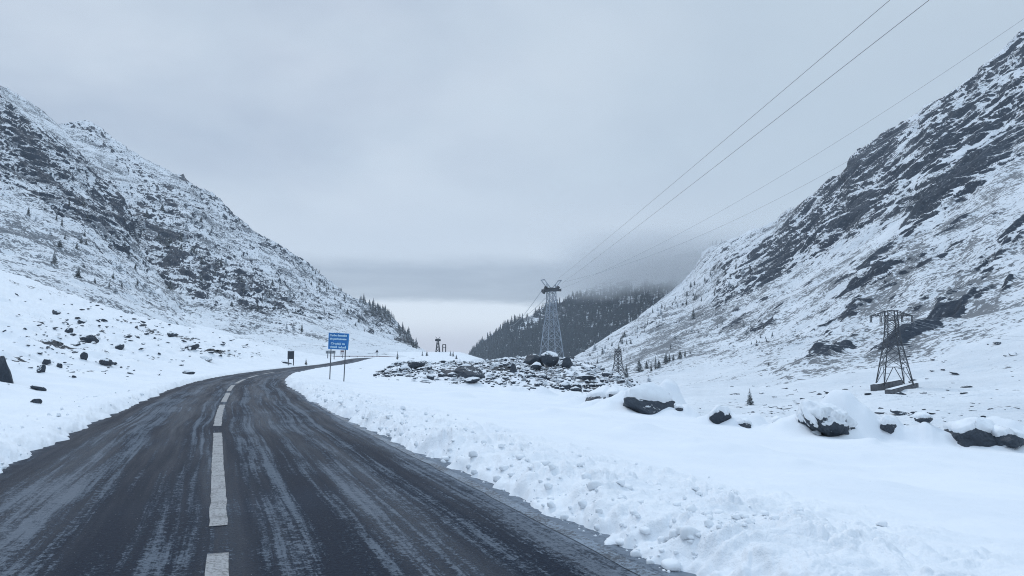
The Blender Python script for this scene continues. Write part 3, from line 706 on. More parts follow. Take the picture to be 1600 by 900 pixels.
stand_f = build_mountain('mountain_slope', fl, 760, 560, (0.78, -0.22, -0.585), 22, 6.5, M_FM, f_dens, f_scrub,
                         lambda x, y: blob(x, y, [(10, 182, 18, 7, 30, .5), (110, 325, 16, 10, 30, .7), (45, 215, 22, 6, 35, .4), (180, 318, 16, 14, 40, .5), (75, 290, 24, 6, 35, .4), (185, 345, 20, 6, 38, .5), (130, 262, 26, 7, 40, .4), (62, 240, 26, 6, 35, .4)]), gully=7.0, back=110)

# ---- far wooded hill
FR = [(700, 580), (722, 570), (730, 560), (738, 547), (752, 535), (780, 516), (800, 505), (832, 492), (850, 480), (880, 472), (912, 455), (950, 440), (1000, 416), (1060, 398), (1130, 380), (1220, 350)]
hl = Loft(FR, [(700, [(580, 1500), (584, 1300), (590, 1200)]), (800, [(505, 1550), (550, 1350), (590, 1150)]), (900, [(460, 1600), (530, 1350), (590, 1100)]), (1050, [(400, 1600), (500, 1350), (590, 1100)]), (1220, [(350, 1650), (480, 1400), (590, 1150)])])
M_HM = mountain_mat('forest_floor_snow', (0.6, -0.6, 0.4), 9.0, 0.8)
stand_h = build_mountain('wooded_hill', hl, 260, 120, (0.6, -0.6, 0.4), 90, 5.0, M_HM, lambda x, y: 0.75 + 0 * x, lambda x, y: 0.6 + 0 * x, None, gully=14.0, back=300, rockbias=0.12)

# ------------------------------------------------------------------ trees
def conifer(seed, h=1.0, whorls=15, per=8, spread=0.17, lean=0.0):
    """unit-height spruce crown: whorls of drooping, ragged branch fans; returns V, F"""
    R = random.Random(seed); V = []; Fc = []
    for i in range(whorls):
        f = i / (whorls - 1); z = 0.10 + 0.88 * f
        rad = spread * (1 - f) ** 0.85 * R.uniform(0.85, 1.12) + 0.010
        off = R.random() * 6.28
        for k in range(per if f < 0.85 else 4):
            if R.random() < 0.10: continue
            a = off + 6.2832 * k / per + R.uniform(-.25, .25); rr = rad * R.uniform(0.6, 1.25)
            wdt = 0.50 * rr + 0.008; dr = 0.28 * rr + 0.012
            c, s_ = math.cos(a), math.sin(a); b = len(V)
            V += [(0.0, 0.0, z + 0.030), (c * rr * .55 - s_ * wdt, s_ * rr * .55 + c * wdt, z - dr * 0.7), (c * rr, s_ * rr, z - dr * R.uniform(.6, 1.3)),
                  (c * rr * .55 + s_ * wdt, s_ * rr * .55 - c * wdt, z - dr * 0.7), (c * rr * .5, s_ * rr * .5, z + 0.004)]
            Fc += [(b, b + 1, b + 4), (b + 1, b + 2, b + 4), (b + 2, b + 3, b + 4), (b + 3, b, b + 4)]
    b = len(V); V += [(0.012, 0, .93), (-.008, .010, .93), (-.008, -.010, .93), (0, 0, 1.02)]; Fc += [(b, b + 1, b + 3), (b + 1, b + 2, b + 3), (b + 2, b, b + 3)]
    return V, Fc
def trunk_mesh():
    V = []; Fc = []
    for z, r_ in ((-0.06, 0.022), (0.12, 0.018), (0.5, 0.011), (0.93, 0.003)):
        for k in range(6): V.append((r_ * math.cos(k * 1.047), r_ * math.sin(k * 1.047), z))
    for l in range(3):
        for k in range(6): Fc.append((l * 6 + k, l * 6 + (k + 1) % 6, l * 6 + 6 + (k + 1) % 6, l * 6 + 6 + k))
    return V, Fc
def mk_me(name, VF, m):
    me = bpy.data.meshes.new(name); me.from_pydata(VF[0], [], VF[1]); me.materials.append(m); me.update(); return me
crowns = [mk_me('crown', conifer(s, whorls=15, per=8, spread=sp), M_NEEDLE) for s, sp in ((1, .15), (2, .19), (3, .23), (4, .17), (5, .26))]
crowns_w = [mk_me('crown', conifer(s + 20, whorls=15, per=8, spread=sp), M_NEEDLE2) for s, sp in ((1, .18), (2, .24), (3, .28))]
trunk_me = mk_me('trunk', trunk_mesh(), M_BARK)
def tree(p, h, label, group=None, big=False, snowy=False, sx=1.0, name='spruce_tree'):
    rz = random.uniform(0, 6.28)
    e = empty(name, p, rz); e.scale = (h * sx, h * sx, h)
    tag(e, label, 'tree', group)
    c = bpy.data.objects.new('crown', random.choice(crowns_w if snowy else crowns)); c.parent = e; col.objects.link(c)
    t = bpy.data.objects.new('trunk', trunk_me); t.parent = e; col.objects.link(t)
    return e
def small_tree(p, h, label, group, sx=1.0, snowy=False):
    o = bpy.data.objects.new('spruce_tree', random.choice(crowns_w if snowy else crowns)); col.objects.link(o)
    o.location = (p[0], p[1], p[2] - 0.04 * h); o.scale = (h * sx, h * sx, h * 1.06); o.rotation_euler = (random.uniform(-.04, .04), random.uniform(-.04, .04), random.uniform(0, 6.28))
    tag(o, label, 'tree', group); return o
def hpx(p, px): return px / F * p[1]
R = random.Random(11)
# distinct trees (photo x, foot y, height px, label)
for (px, py, h, lb, snowy) in [
    (1172, 641, 25, 'small dark spruce standing alone on the valley floor left of the shaggy boulder', False),
    (1258, 665, 24, 'small snow-laden spruce just left of the big shaggy boulder', True),
    (1013, 604, 25, 'pale snow-covered fir right beside the low wall by the small lattice pylon', True)]:
    p = stand_r(px, py); tree(p, hpx(p, h), lb, snowy=snowy, sx=1.5)
ORD = ['tallest leftmost', 'second from the left', 'third from the left', 'fourth from the left', 'fifth from the left', 'sixth from the left', 'sixth from the right', 'fifth from the right', 'fourth from the right', 'third from the right', 'second from the right', 'rightmost']
row_n = 0
for (px, py, h) in [(999, 583, 20), (1011, 578, 12), (1017, 580, 15), (1024, 577, 19), (1030, 575, 13), (1041, 570, 17), (1047, 568, 13), (1053, 566, 9), (1063, 562, 14), (1070, 556, 12), (1078, 553, 9)]:
    p = stand_r(px, py); tree(p, hpx(p, h * 1.1), ORD[row_n] + ' spruce in the row along the snow ridge by the small pylon', 'spruces in a row along the snow ridge', sx=1.25); row_n += 1
p = stand_r(979, 590); tree(p, hpx(p, 22), 'dark spruce standing just behind the right leg of the small lattice pylon', sx=1.2)
for (px, py, h, lb) in [(1083, 497, 20, 'tall slim spruce high on the right slope below the mist'), (1193, 514, 10, 'lone small spruce right of the rock band on the lower right slope'),
                        (1161, 508, 8, 'short spruce on the middle of the right slope'), (1197, 560, 6, 'tiny isolated bushy spruce on the white lower right slope')]:
    p = stand_r(px, py); tree(p, hpx(p, h), lb, sx=1.2)
def scatter(stand, n, xy, hr, label, group, sx=1.15, snowyp=0.15):
    """label has {size}, {tone} and {part}: each combination is one look-alike group"""
    L = []
    for _ in range(n):
        px, py = xy(); L.append((px, py, R.uniform(*hr), R.random() < snowyp, sx * R.uniform(.8, 1.4)))
    xs = sorted(l[0] for l in L); parts = ['far left', 'left', 'middle', 'right', 'far right']
    for px, py, h_, sw, sxx in L:
        p = stand(px, py); k = min(4, int(5 * (sum(x_ < px for x_ in xs)) / len(xs)))
        f = (h_ - hr[0]) / (hr[1] - hr[0]); size = 'tall' if f > .66 else ('medium-sized' if f > .33 else 'short')
        lb = label.format(size=size, tone='snow-laden' if sw else 'dark', part=parts[k])
        small_tree(p, hpx(p, h_), lb, group + ': ' + size + (' snow-laden' if sw else ' dark') + ', ' + parts[k], sxx, sw)
def along(pts, spread):
    def f():
        k = R.randrange(len(pts) - 1); t = R.random(); a, b = pts[k], pts[k + 1]
        return a[0] + (b[0] - a[0]) * t + R.gauss(0, spread), a[1] + (b[1] - a[1]) * t + R.gauss(0, spread * .8)
    return f
scatter(stand_r, 45, along([(905, 566), (960, 545), (1010, 515), (1060, 470)], 9), (5, 13), '{size} {tone} spruce before the wooded hill, {part} of those along the right slope edge', 'spruces on the lower edge of the right slope')
scatter(stand_r, 36, along([(1050, 480), (1085, 455), (1120, 440), (1160, 420)], 13), (4, 11), '{size} {tone} spruce high on the right slope near the mist, {part} of its scatter', 'spruces high on the right slope')
scatter(stand_r, 30, along([(985, 560), (1050, 540), (1120, 520), (1210, 520), (1180, 545)], 12), (3, 8), '{size} {tone} spruce at mid-height of the right slope, {part} of its scatter', 'spruces on the middle of the right slope', sx=1.5)
def rid(lo, hi, dlo, dhi):
    def f():
        px = R.uniform(lo, hi); return px, np.interp(px, [p[0] for p in LR], [p[1] for p in LR]) + R.uniform(dlo, dhi) * 1.0
    return f
scatter(stand_l, 110, rid(560, 652, -1, 22), (6, 14), '{size} {tone} spruce in the dense stand ending the left ridge, {part} of the stand', 'spruces at the end of the left ridge')
scatter(stand_l, 40, rid(470, 575, 0, 45), (5, 10), '{size} {tone} spruce just below the left mountain skyline, {part} of its line', 'spruces near the left ridge')
scatter(stand_l, 60, along([(250, 350), (300, 400), (350, 450), (420, 490), (500, 510)], 20), (7, 16), '{size} {tone} spruce among the rocks of the left mountainside, {part} of them', 'spruces among the rocks of the left mountain')
scatter(stand_f, 26, along([(40, 330), (110, 380), (180, 410), (230, 460)], 24), (8, 16), '{size} {tone} spruce on the shrubby face of the left shoulder, {part} of them', 'spruces on the left shoulder')
for (px, py, h, lb, sw) in [(121, 440, 22, 'bushy spruce alone on the snow above the left bank', False), (82, 418, 20, 'spruce at the far left above the snowy bank', False),
                        (147, 448, 14, 'low broad spruce right of the bushy one above the left bank', False), (178, 464, 15, 'short spruce on the upper rim of the left snow bank', True), (288, 487, 15, 'slim dark spruce where the left bank meets the mountain foot', False)]:
    p = stand_f(px, py); tree(p, hpx(p, h), lb, sx=1.7, snowy=sw)
for (px, py, h, lb) in [(660, 556, 8, 'tiny spruce left of the distant pylon on the snowy knoll'), (667, 556, 8, 'second tiny spruce, nearer the distant pylon on the knoll'),
                        (704, 556, 8, 'dark spruce at the right edge of the snowy knoll'), (708, 557, 9, 'taller of the two spruces together at the right edge of the knoll'), (713, 561, 7, 'lowest spruce on the right shoulder of the knoll'),
                        (621, 562, 13, 'dark narrow spruce behind the guardrail on the bend'), (555, 555, 8, 'small pointed spruce just right of the blue sign'), (468 + 10, 570, 10, 'dark shrub-like spruce beside the road left of the blue sign')]:
    p = hit(px, py); tree(p, hpx(p, h), lb, sx=1.3)
print('trees', time.time() - T0)
# forest on the far hill: one mass nobody could count
nf = 11000
FV = []; FF = []; base = 0
fx = rng.uniform(705, 1215, nf); ft = rng.uniform(0.0, 0.98, nf) ** 0.9
P, PYf = hl.surf(fx, ft)
tall = rng.uniform(9, 15, nf) * (1 + 0.35 * (rng.random(nf) < 0.07))
clear = fbm(P / 110 + 3, 3) + 0.5 * fbm(P / 28, 2)
tiers = 3; sg = 5
allV = []; allF = []
keep = np.where(clear + 0.4 * (PYf < 470) - 0.25 * (PYf > 535) < 0.34)[0]
loc0 = np.array([stand_h(fx[i], PYf[i]) for i in keep])
for idx, (p0, hh) in enumerate(zip(loc0, tall[keep])):
    rad = hh * 0.20; o0 = base
    for t in range(tiers):
        zt = hh * (0.45 + 0.29 * t); zb = hh * (0.05 + 0.28 * t); rr = rad * (1 - 0.27 * t)
        ph = (idx * 1.7 + t) % 6.28
        allV.append((p0[0], p0[1], p0[2] + zt - 1)); 
        for k in range(sg): 
            rk = rr * (0.75 + 0.5 * ((idx * 7 + k * 13 + t * 5) % 10) / 10)
            allV.append((p0[0] + rk * math.cos(ph + k * 1.2566), p0[1] + rk * math.sin(ph + k * 1.2566), p0[2] + zb - 1))
        for k in range(sg): allF.append((base, base + 1 + k, base + 1 + (k + 1) % sg))
        base += sg + 1
fo = bulk_mesh('forest', np.array(allV), np.array(allF), M_FOREST, smooth=False, k=3)
tag(fo, 'dense dark conifer forest covering the far hill under the mist', 'forest', kind='stuff')
print('forest', len(keep), time.time() - T0)

# ------------------------------------------------------------------ rocks
import bmesh
def rock_shape(seed, sub=3, flat=0.7, sharp=6, amp=0.18):
    bm = bmesh.new(); bmesh.ops.create_icosphere(bm, subdivisions=sub, radius=1.0)
    P = np.array([v.co[:] for v in bm.verts]); fc = [[v.index for v in f.verts] for f in bm.faces]; bm.free()
    rr = np.random.default_rng(seed)
    pl = rr.normal(size=(sharp, 3)); pl /= np.linalg.norm(pl, axis=1, keepdims=True)
    for k in range(sharp):                     # plane cuts give broken faces
        dd = P @ pl[k]; lim = rr.uniform(0.45, 0.8); over = np.maximum(dd - lim, 0); P = P - over[:, None] * pl[k] * 0.93
    P = P * (1 + amp * fbm(P * 1.8 + seed * 3.1, 4)[:, None])
    P[:, 2] *= flat; P = P / max(np.ptp(P[:, 0]), 1e-3)
    P -= (P.max(0) + P.min(0)) / 2
    return P, fc
rock_vars = []
for s in range(7):
    P, fc = rock_shape(s + 3, 3, random.Random(s).uniform(0.55, 0.85), 7)
    rock_vars.append(mk_me('rock', ([tuple(v) for v in P], fc), M_ROCK))
rock_bare = []
for s in range(3):
    P, fc = rock_shape(s + 43, 3, 0.75, 8); rock_bare.append(mk_me('rock', ([tuple(v) for v in P], fc), M_ROCKBARE))
def rock(p, wm, hm, label, group=None, bare=False, sink=0.3, tilt=0.25, name='rock', yaw=None):
    o = bpy.data.objects.new(name, random.choice(rock_bare if bare else rock_vars)); col.objects.link(o)
    o.scale = (wm, wm * R.uniform(.7, 1.0), hm / 0.72); o.location = (p[0], p[1], p[2] + hm * (0.5 - sink))
    o.rotation_euler = (R.uniform(-tilt, tilt), R.uniform(-tilt, tilt), R.uniform(0, 6.28) if yaw is None else yaw)
    tag(o, label, 'rock' if wm < 1.5 else 'boulder', group); return o
def snow_cap_mesh(seed):
    bm = bmesh.new(); bmesh.ops.create_icosphere(bm, subdivisions=4, radius=1.0)
    P = np.array([v.co[:] for v in bm.verts]); fc = [[v.index for v in f.verts] for f in bm.faces]; bm.free()
    n = fbm(P * 1.1 + seed, 3); n2 = fbm(P * 3.5 + seed, 3)
    P = P * (1 + 0.22 * n + 0.07 * n2)[:, None]
    P[:, 2] = np.where(P[:, 2] < 0, P[:, 2] * 0.25, P[:, 2] * 0.5)
    return P, fc
for i, (px, fy, wpx, hp, Yd, cap, lb) in enumerate(PLATEAU_ROCKS):
    p = at(px, fy, Yd); wm = wpx / F * Yd; hm = hp / F * Yd
    e = empty('boulder', (p[0], p[1] + wm * 0.3, gz(p[0], p[1] + 0.15 * wm) - 0.03 - 0.05 * hm)); tag(e, lb, 'boulder', None)
    shaggy = 'shaggy' in lb and lb.startswith('big')
    P, fc = rock_shape(70 + i, 5, 0.8, 9, 0.26 if not shaggy else 0.42); P = P / np.ptp(P[:, 2]) * 1.0; P[:, 0] /= np.ptp(P[:, 0])
    V = P * np.array([wm * 1.0, wm * 0.8, hm * 1.35]); V[:, 2] += hm * 0.30
    link_mesh('stone', V, fc, M_RUBBLE if shaggy else M_ROCKBARE, e, smooth=True)
    if cap:
        # snow draped over the stone: thick on top, tucked inside it lower down
        u = P / np.linalg.norm(P, axis=1, keepdims=True); nz_ = u[:, 2] + (0.95 if shaggy else 0.50) * fbm(P * (6 if shaggy else 3.0) + i * 7, 4) + 0.10 * u[:, 0] + (0.22 * u[:, 1] if not shaggy else 0.1 * u[:, 1])
        k_ = sstep(*((0.12, 0.34) if shaggy else (0.28, 0.55)), nz_)[:, None]; th_ = np.array([0.07 * wm, 0.12 * wm, 0.22 * hm + 0.03])
        Vc = V + u * th_ * (0.85 * k_ - 0.30 * (1 - k_)) + np.array([0, 0, 0.05 * hm]) * k_ + 0.05 * wm * fbm(P * 2.0 + 60 + i, 3)[:, None] * k_
        link_mesh('snow_cap', Vc, fc, M_CAP, e, smooth=True)
for (px, fy, w_, h_, Yd, lb) in [(1275, 690, 16, 16, 18.6, 'twiggy shrub against the left side of the shaggy boulder'), (1415, 682, 20, 12, 22, 'low snowy shrub right of the big snow hump'), (1378, 672, 18, 12, 24, 'low shrub directly behind the big snow hump'),
                              (1575, 704, 24, 20, 17.3, 'twiggy shrub poking through the snow by the boulder near the right edge'), (1150, 664, 14, 8, 26, 'small dark shrub right of the half buried blue-black rock'), (1080, 662, 12, 8, 27, 'tiny shrub below the small bare pointed rock')]:
    p = at(px, fy, Yd); z_ = gz(p[0], p[1])
    o = bpy.data.objects.new('shrub', random.choice(crowns_w)); col.objects.link(o); wm_ = w_ / F * Yd
    o.location = (p[0], p[1], z_ - .1 * wm_); o.scale = (wm_ * 2.4, wm_ * 2.4, h_ / F * Yd * 0.8); o.rotation_euler = (0.25, 0.4, px); tag(o, lb, 'shrub')
# left bank rocks that stand out
for (px, py, w_, h_, lb) in [
    (4, 596, 34, 40, 'big dark boulder cut by the left edge of the picture'), (88, 491, 14, 9, 'dark square rock highest on the left bank'),
    (128, 506, 16, 8, 'flat grey rock near the middle of the left bank'), (138, 535, 26, 14, 'slanted slab with snow on its upper side on the left bank'), (108, 520, 18, 9, 'tilted thin rock below the flat grey one'),
    (72, 570, 14, 16, 'upright pointed rock among the cluster low on the left bank'), (64, 582, 14, 14, 'leaning rock beside the upright pointed one'), (92, 574, 12, 8, 'small rock at the middle of the low left cluster'),
    (60, 609, 22, 8, 'lowest long dark rock near the road at left'), (56, 631, 16, 8, 'small dark rock nearest the road at left'), (166, 572, 20, 16, 'rough dark rock right of the low cluster'), (131, 563, 12, 14, 'dark blocky rock above the low cluster'),
    (270, 526, 16, 10, 'grey block on the middle of the bank'), (300, 547, 22, 10, 'long low rock below the grey block'), (188, 545, 14, 8, 'small dark rock between the slab and the grey block'), (295, 585, 18, 8, 'dark rock near the curve of the road'),
    (322, 562, 22, 7, 'flat dark rock near the road curve'), (448, 568, 16, 6, 'flat rock below the dark roadside board')]:
    p = hit(px, py); rock(p, w_ / F * p[1] * 1.05, h_ / F * p[1] * 1.15, lb, bare=(px < 20), sink=0.3, tilt=0.4)
TINY = []                    # the many stones too small to count
def stones(stand, clusters, sizes, hf, ok, label, group, barep, sink, tilt, cap_n):
    L = []
    for cx, cy, sx_, sy_, n in clusters:
        for _ in range(n):
            px, py = R.gauss(cx, sx_), R.gauss(cy, sy_)
            if not ok(px, py): continue
            p = stand(px, py)
            if stand is hit:
                dr = road_dist(np.array([p[0]]), np.array([p[1]]))[0][0]
                if dr < 4.2 or p[1] > 200: continue
            L.append((R.choice(sizes), px, py, p))
    L.sort(key=lambda l: -l[0]); xs = sorted(l[1] for l in L[:cap_n])
    for i, (wpx, px, py, p) in enumerate(L):
        hp_ = wpx * R.uniform(*hf)
        if i >= cap_n: TINY.append((p, wpx / F * p[1], hp_ / F * p[1])); continue
        k = min(4, int(5 * sum(x_ < px for x_ in xs) / len(xs))); part = ['far left', 'left', 'middle', 'right', 'far right'][k]
        size = 'larger' if wpx > 6 else ('small' if wpx > 4 else 'very small'); bare = R.random() < barep; tone = 'bare dark' if bare else 'snow-dusted'
        o = rock(p, wpx / F * p[1], hp_ / F * p[1], label.format(size=size, tone=tone, part=part), group + ': ' + size + ' ' + tone + ', ' + part, bare=bare, sink=sink, tilt=tilt); o.scale.x *= R.uniform(1.0, 1.8)
stones(hit, [(105, 540, 45, 22, 110), (60, 500, 50, 25, 20), (160, 500, 60, 16, 36), (255, 535, 60, 18, 50), (335, 548, 40, 8, 50), (230, 510, 60, 12, 20), (180, 575, 40, 14, 16)], [3, 3, 4, 4, 5, 6, 8], (.3, .5),
       lambda px, py: -20 < px < 440, '{size} {tone} stone on the left snow bank, {part} of its scatter', 'stones over the left bank', .25, .36, .5, 130)
stones(stand_r, [(1140, 655, 50, 8, 30), (1225, 652, 26, 7, 26), (1400, 655, 26, 9, 20), (1500, 580, 70, 35, 40), (1430, 640, 80, 20, 40), (1250, 600, 60, 18, 16), (1540, 650, 50, 25, 30), (1200, 620, 50, 12, 16)], [3, 4, 5, 6, 8, 12], (.2, .38),
       lambda px, py: 1080 < px < 1640 and py < np.interp(px, [1080, 1200, 1300, 1600], [655, 668, 675, 690]), '{size} {tone} stone on the valley floor, {part} of those near the large pylon', 'stones on the valley floor', .4, .3, .3, 110)
for (px, py, w_, h_, lb) in [(1405, 656, 24, 12, 'snow-dusted bush-like rock above the snow hump below the large pylon'), (1393, 668, 44, 12, 'long ragged rock just right of the snow hump'), (1455, 655, 20, 6, 'flat stone on the valley floor below the pylon feet'), (1582, 556, 18, 6, 'dark stone on the slope near the right edge')]:
    p = stand_r(px, py); rock(p, w_ / F * p[1], h_ / F * p[1], lb, sink=0.2)
# boulders of the mound
for (px, py, w_, h_, lb) in [
    (652, 577, 26, 12, 'dark slab-sided boulder at the left of the rubble mound'), (735, 592, 50, 15, 'broad dark boulder in the middle of the rubble mound'), (702, 588, 34, 14, 'dark rock leaning on the left of the broad mound boulder'),
    (860, 573, 34, 22, 'snow-topped boulder on the crest of the mound in front of the tall cable tower'), (835, 570, 24, 14, 'rock left of the crest boulder on the mound'), (803, 583, 10, 12, 'small upright pointed rock on the mound'),
    (836, 578, 22, 10, 'flat-topped rock below the crest boulder'), (885, 575, 16, 12, 'rock right of the crest boulder on the mound'), (737, 599, 24, 8, 'low rock under a snow hump at the foot of the mound'), (915, 596, 30, 8, 'flat rock at the right end of the mound')]:
    p = hit(px, py); rock(p, w_ / F * p[1] * 1.1, h_ / F * p[1] * 1.15, lb, bare=('snow' not in lb and 'flat' not in lb), sink=0.1, tilt=0.2)
# rubble and dwarf scrub covering the mound, uncountable
rv = [rock_shape(s + 200, 1, 0.7, 5)[0] for s in range(5)]; rf = np.array(rock_shape(200, 1)[1])
AV = []; AF = []; base = 0; cnt = 0
while cnt < 9000:
    x = rng.uniform(-30, 14); y = rng.uniform(50, 112)
    mask = float(sstep(44, 66, y + 0.35 * x) * sstep(122, 98, y) * sstep(15, 7, x) * sstep(-31, -19, x))
    if rng.random() > mask or x < np.interp(y, [40, 60, 110], [-8, -11, -17]): continue
    AV.append((x, y)); cnt += 1
XY = np.array(AV); cl = fbm(np.stack([XY[:, 0] * .25, XY[:, 1] * .25, 0 * XY[:, 0]], -1), 3); XY = XY[cl + 0.16 * rng.normal(size=len(cl)) > -0.02]
zz = ground_fn(XY[:, 0], XY[:, 1], False)[0]; VV = []; FFm = []
for k, (x, y) in enumerate(XY):
    s_ = rng.lognormal(-1.75, 0.62); a = rng.uniform(0, 6.28); P = rv[k % 5] * np.array([s_, s_ * .8, s_ * rng.uniform(0.7, 1.6)])
    c, n_ = math.cos(a), math.sin(a); P = np.stack([P[:, 0] * c - P[:, 1] * n_ + x, P[:, 0] * n_ + P[:, 1] * c + y, P[:, 2] + zz[k] + 0.12 * s_], -1)
    VV.append(P); FFm.append(rf + base); base += len(P)
tag(bulk_mesh('rubble', np.concatenate(VV), np.concatenate(FFm), M_RUBBLE, smooth=False, k=3), 'snow-dusted rubble and dwarf scrub covering the mound beyond the snowfield', 'rubble', kind='stuff')
VV = []; FFm = []; base = 0
for k, (p, wm_, hm_) in enumerate(TINY):
    a = rng.uniform(0, 6.28); c, n_ = math.cos(a), math.sin(a); P = rv[k % 5] * np.array([wm_ * 1.2, wm_ * .8, hm_ * 1.3])
    VV.append(np.stack([P[:, 0] * c - P[:, 1] * n_ + p[0], P[:, 0] * n_ + P[:, 1] * c + p[1], P[:, 2] + p[2] + 0.15 * hm_], -1)); FFm.append(rf + base); base += len(P)
tag(bulk_mesh('small_stones', np.concatenate(VV), np.concatenate(FFm), M_ROCK, smooth=False, k=3), 'the smallest stones showing through the snow on both sides of the valley', 'stones', kind='stuff')
# dwarf scrub on and around the mound
cv, cf = conifer(91, whorls=5, per=5, spread=0.6); cv = np.array(cv); cf = np.array(cf); VV = []; FFm = []; base = 0
sx_l = rng.uniform(-26, 13, 1500); sy_l = rng.uniform(52, 108, 1500)
okm = (sstep(44, 66, sy_l + .35 * sx_l) * sstep(120, 98, sy_l) > rng.random(1500)) & (fbm(np.stack([sx_l * .2, sy_l * .2, 0 * sx_l + 4], -1), 3) > -0.05) & (sx_l > np.interp(sy_l, [40, 60, 110], [-7, -10, -16]))
sx_l, sy_l = sx_l[okm], sy_l[okm]; sz_l = ground_fn(sx_l, sy_l, False)[0]
for k in range(len(sx_l)):
    h_ = rng.uniform(0.25, 0.6); a = rng.uniform(0, 6.28); c, n_ = math.cos(a), math.sin(a)
    VV.append(np.stack([(cv[:, 0] * c - cv[:, 1] * n_) * h_ * 1.4 + sx_l[k], (cv[:, 0] * n_ + cv[:, 1] * c) * h_ * 1.4 + sy_l[k], cv[:, 2] * h_ + sz_l[k] - 0.05], -1)); FFm.append(cf + base); base += len(cv)
tag(bulk_mesh('scrub', np.concatenate(VV), np.concatenate(FFm), M_NEEDLE2, smooth=False, k=3), 'low dark dwarf scrub dusted with snow over the rubble mound', 'scrub', kind='stuff')
# loose snow crumbs along the ploughed edge
n_c = 1000; seg_t = rng.uniform(arc_at_Y(3.8), arc_at_Y(24), n_c) ; seg_t = arc_at_Y(3.8) + (arc_at_Y(26) - arc_at_Y(3.8)) * rng.random(n_c) ** 1.8
ccx = np.interp(seg_t, CUM, ROADC[:, 0]); ccy = np.interp(seg_t, CUM, ROADC[:, 1])
tx = np.interp(seg_t + .5, CUM, ROADC[:, 0]) - ccx; ty = np.interp(seg_t + .5, CUM, ROADC[:, 1]) - ccy; ln = np.hypot(tx, ty)
sd_ = np.where(rng.random(n_c) < 0.8, 1, -1); off = np.where(sd_ > 0, 2.68, 2.42) + np.abs(rng.normal(0, 0.75, n_c)) ** 1.2 - 0.06
cX = ccx + ty / ln * off * sd_; cY = ccy - tx / ln * off * sd_
cZ = np.maximum(ground_fn(cX, cY, True)[0], 0.0)
VV = []; FFm = []; base = 0; cr = [rock_shape(s + 300, 2, 0.85, 9, 0.25)[0] for s in range(4)]; crf = np.array(rock_shape(300, 2)[1])
for k in range(n_c):
    s_ = min(rng.lognormal(-3.75, 0.7), 0.075) if rng.random() > 0.045 else rng.uniform(0.06, 0.12); P = cr[k % 4] * s_ * 1.1 + np.array([cX[k], cY[k], cZ[k] + 0.18 * s_]); VV.append(P); FFm.append(crf + base); base += len(P)
tag(bulk_mesh('snow_crumbs', np.concatenate(VV), np.concatenate(FFm), M_CAP, k=3), 'crumbs of ploughed snow strewn along the road edges', 'snow', kind='stuff')
print('rocks', time.time() - T0)

# ------------------------------------------------------------------ bars and lattice
class MB:
    def __init__(s): s.V = []; s.F = []
    def bar(s, a, b, t, t2=None):
        a = Vector(a); b = Vector(b); d_ = (b - a)
        if d_.length < 1e-6: return s
        d_.normalize(); u = d_.orthogonal().normalized() if abs(d_.z) > .99 else d_.cross(Vector((0, 0, 1))).normalized(); v = d_.cross(u)
        h = t / 2; h2 = (t2 or t) / 2; n = len(s.V)
        for c, hh in ((a, h), (b, h2)):
            for su, sv in ((-1, -1), (1, -1), (1, 1), (-1, 1)): s.V.append(tuple(c + u * su * hh + v * sv * hh))
        s.F += [(n, n + 1, n + 2, n + 3), (n + 7, n + 6, n + 5, n + 4)] + [(n + i, n + 4 + i, n + 4 + (i + 1) % 4, n + (i + 1) % 4) for i in range(4)]
        return s
    def box(s, lo, hi):
        n = len(s.V); (x0, y0, z0), (x1, y1, z1) = lo, hi
        s.V += [(x0, y0, z0), (x1, y0, z0), (x1, y1, z0), (x0, y1, z0), (x0, y0, z1), (x1, y0, z1), (x1, y1, z1), (x0, y1, z1)]
        s.F += [(n + 3, n + 2, n + 1, n), (n + 4, n + 5, n + 6, n + 7), (n, n + 1, n + 5, n + 4), (n + 1, n + 2, n + 6, n + 5), (n + 2, n + 3, n + 7, n + 6), (n + 3, n, n + 4, n + 7)]
        return s
    def tube(s, pts, r_, sides=6):
        n0 = len(s.V); pts = [Vector(p) for p in pts]
        for i, p in enumerate(pts):
            d_ = (pts[min(i + 1, len(pts) - 1)] - pts[max(i - 1, 0)]).normalized(); u = d_.cross(Vector((0, 0, 1))) if abs(d_.z) < .95 else d_.cross(Vector((1, 0, 0))); u.normalize(); v = d_.cross(u)
            for k in range(sides): s.V.append(tuple(p + (u * math.cos(6.2832 * k / sides) + v * math.sin(6.2832 * k / sides)) * r_))
        for i in range(len(pts) - 1):
            for k in range(sides): s.F.append((n0 + i * sides + k, n0 + i * sides + (k + 1) % sides, n0 + (i + 1) * sides + (k + 1) % sides, n0 + (i + 1) * sides + k))
        return s
    def build(s, name, m, parent=None, smooth=False): return link_mesh(name, s.V, s.F, m, parent, smooth)
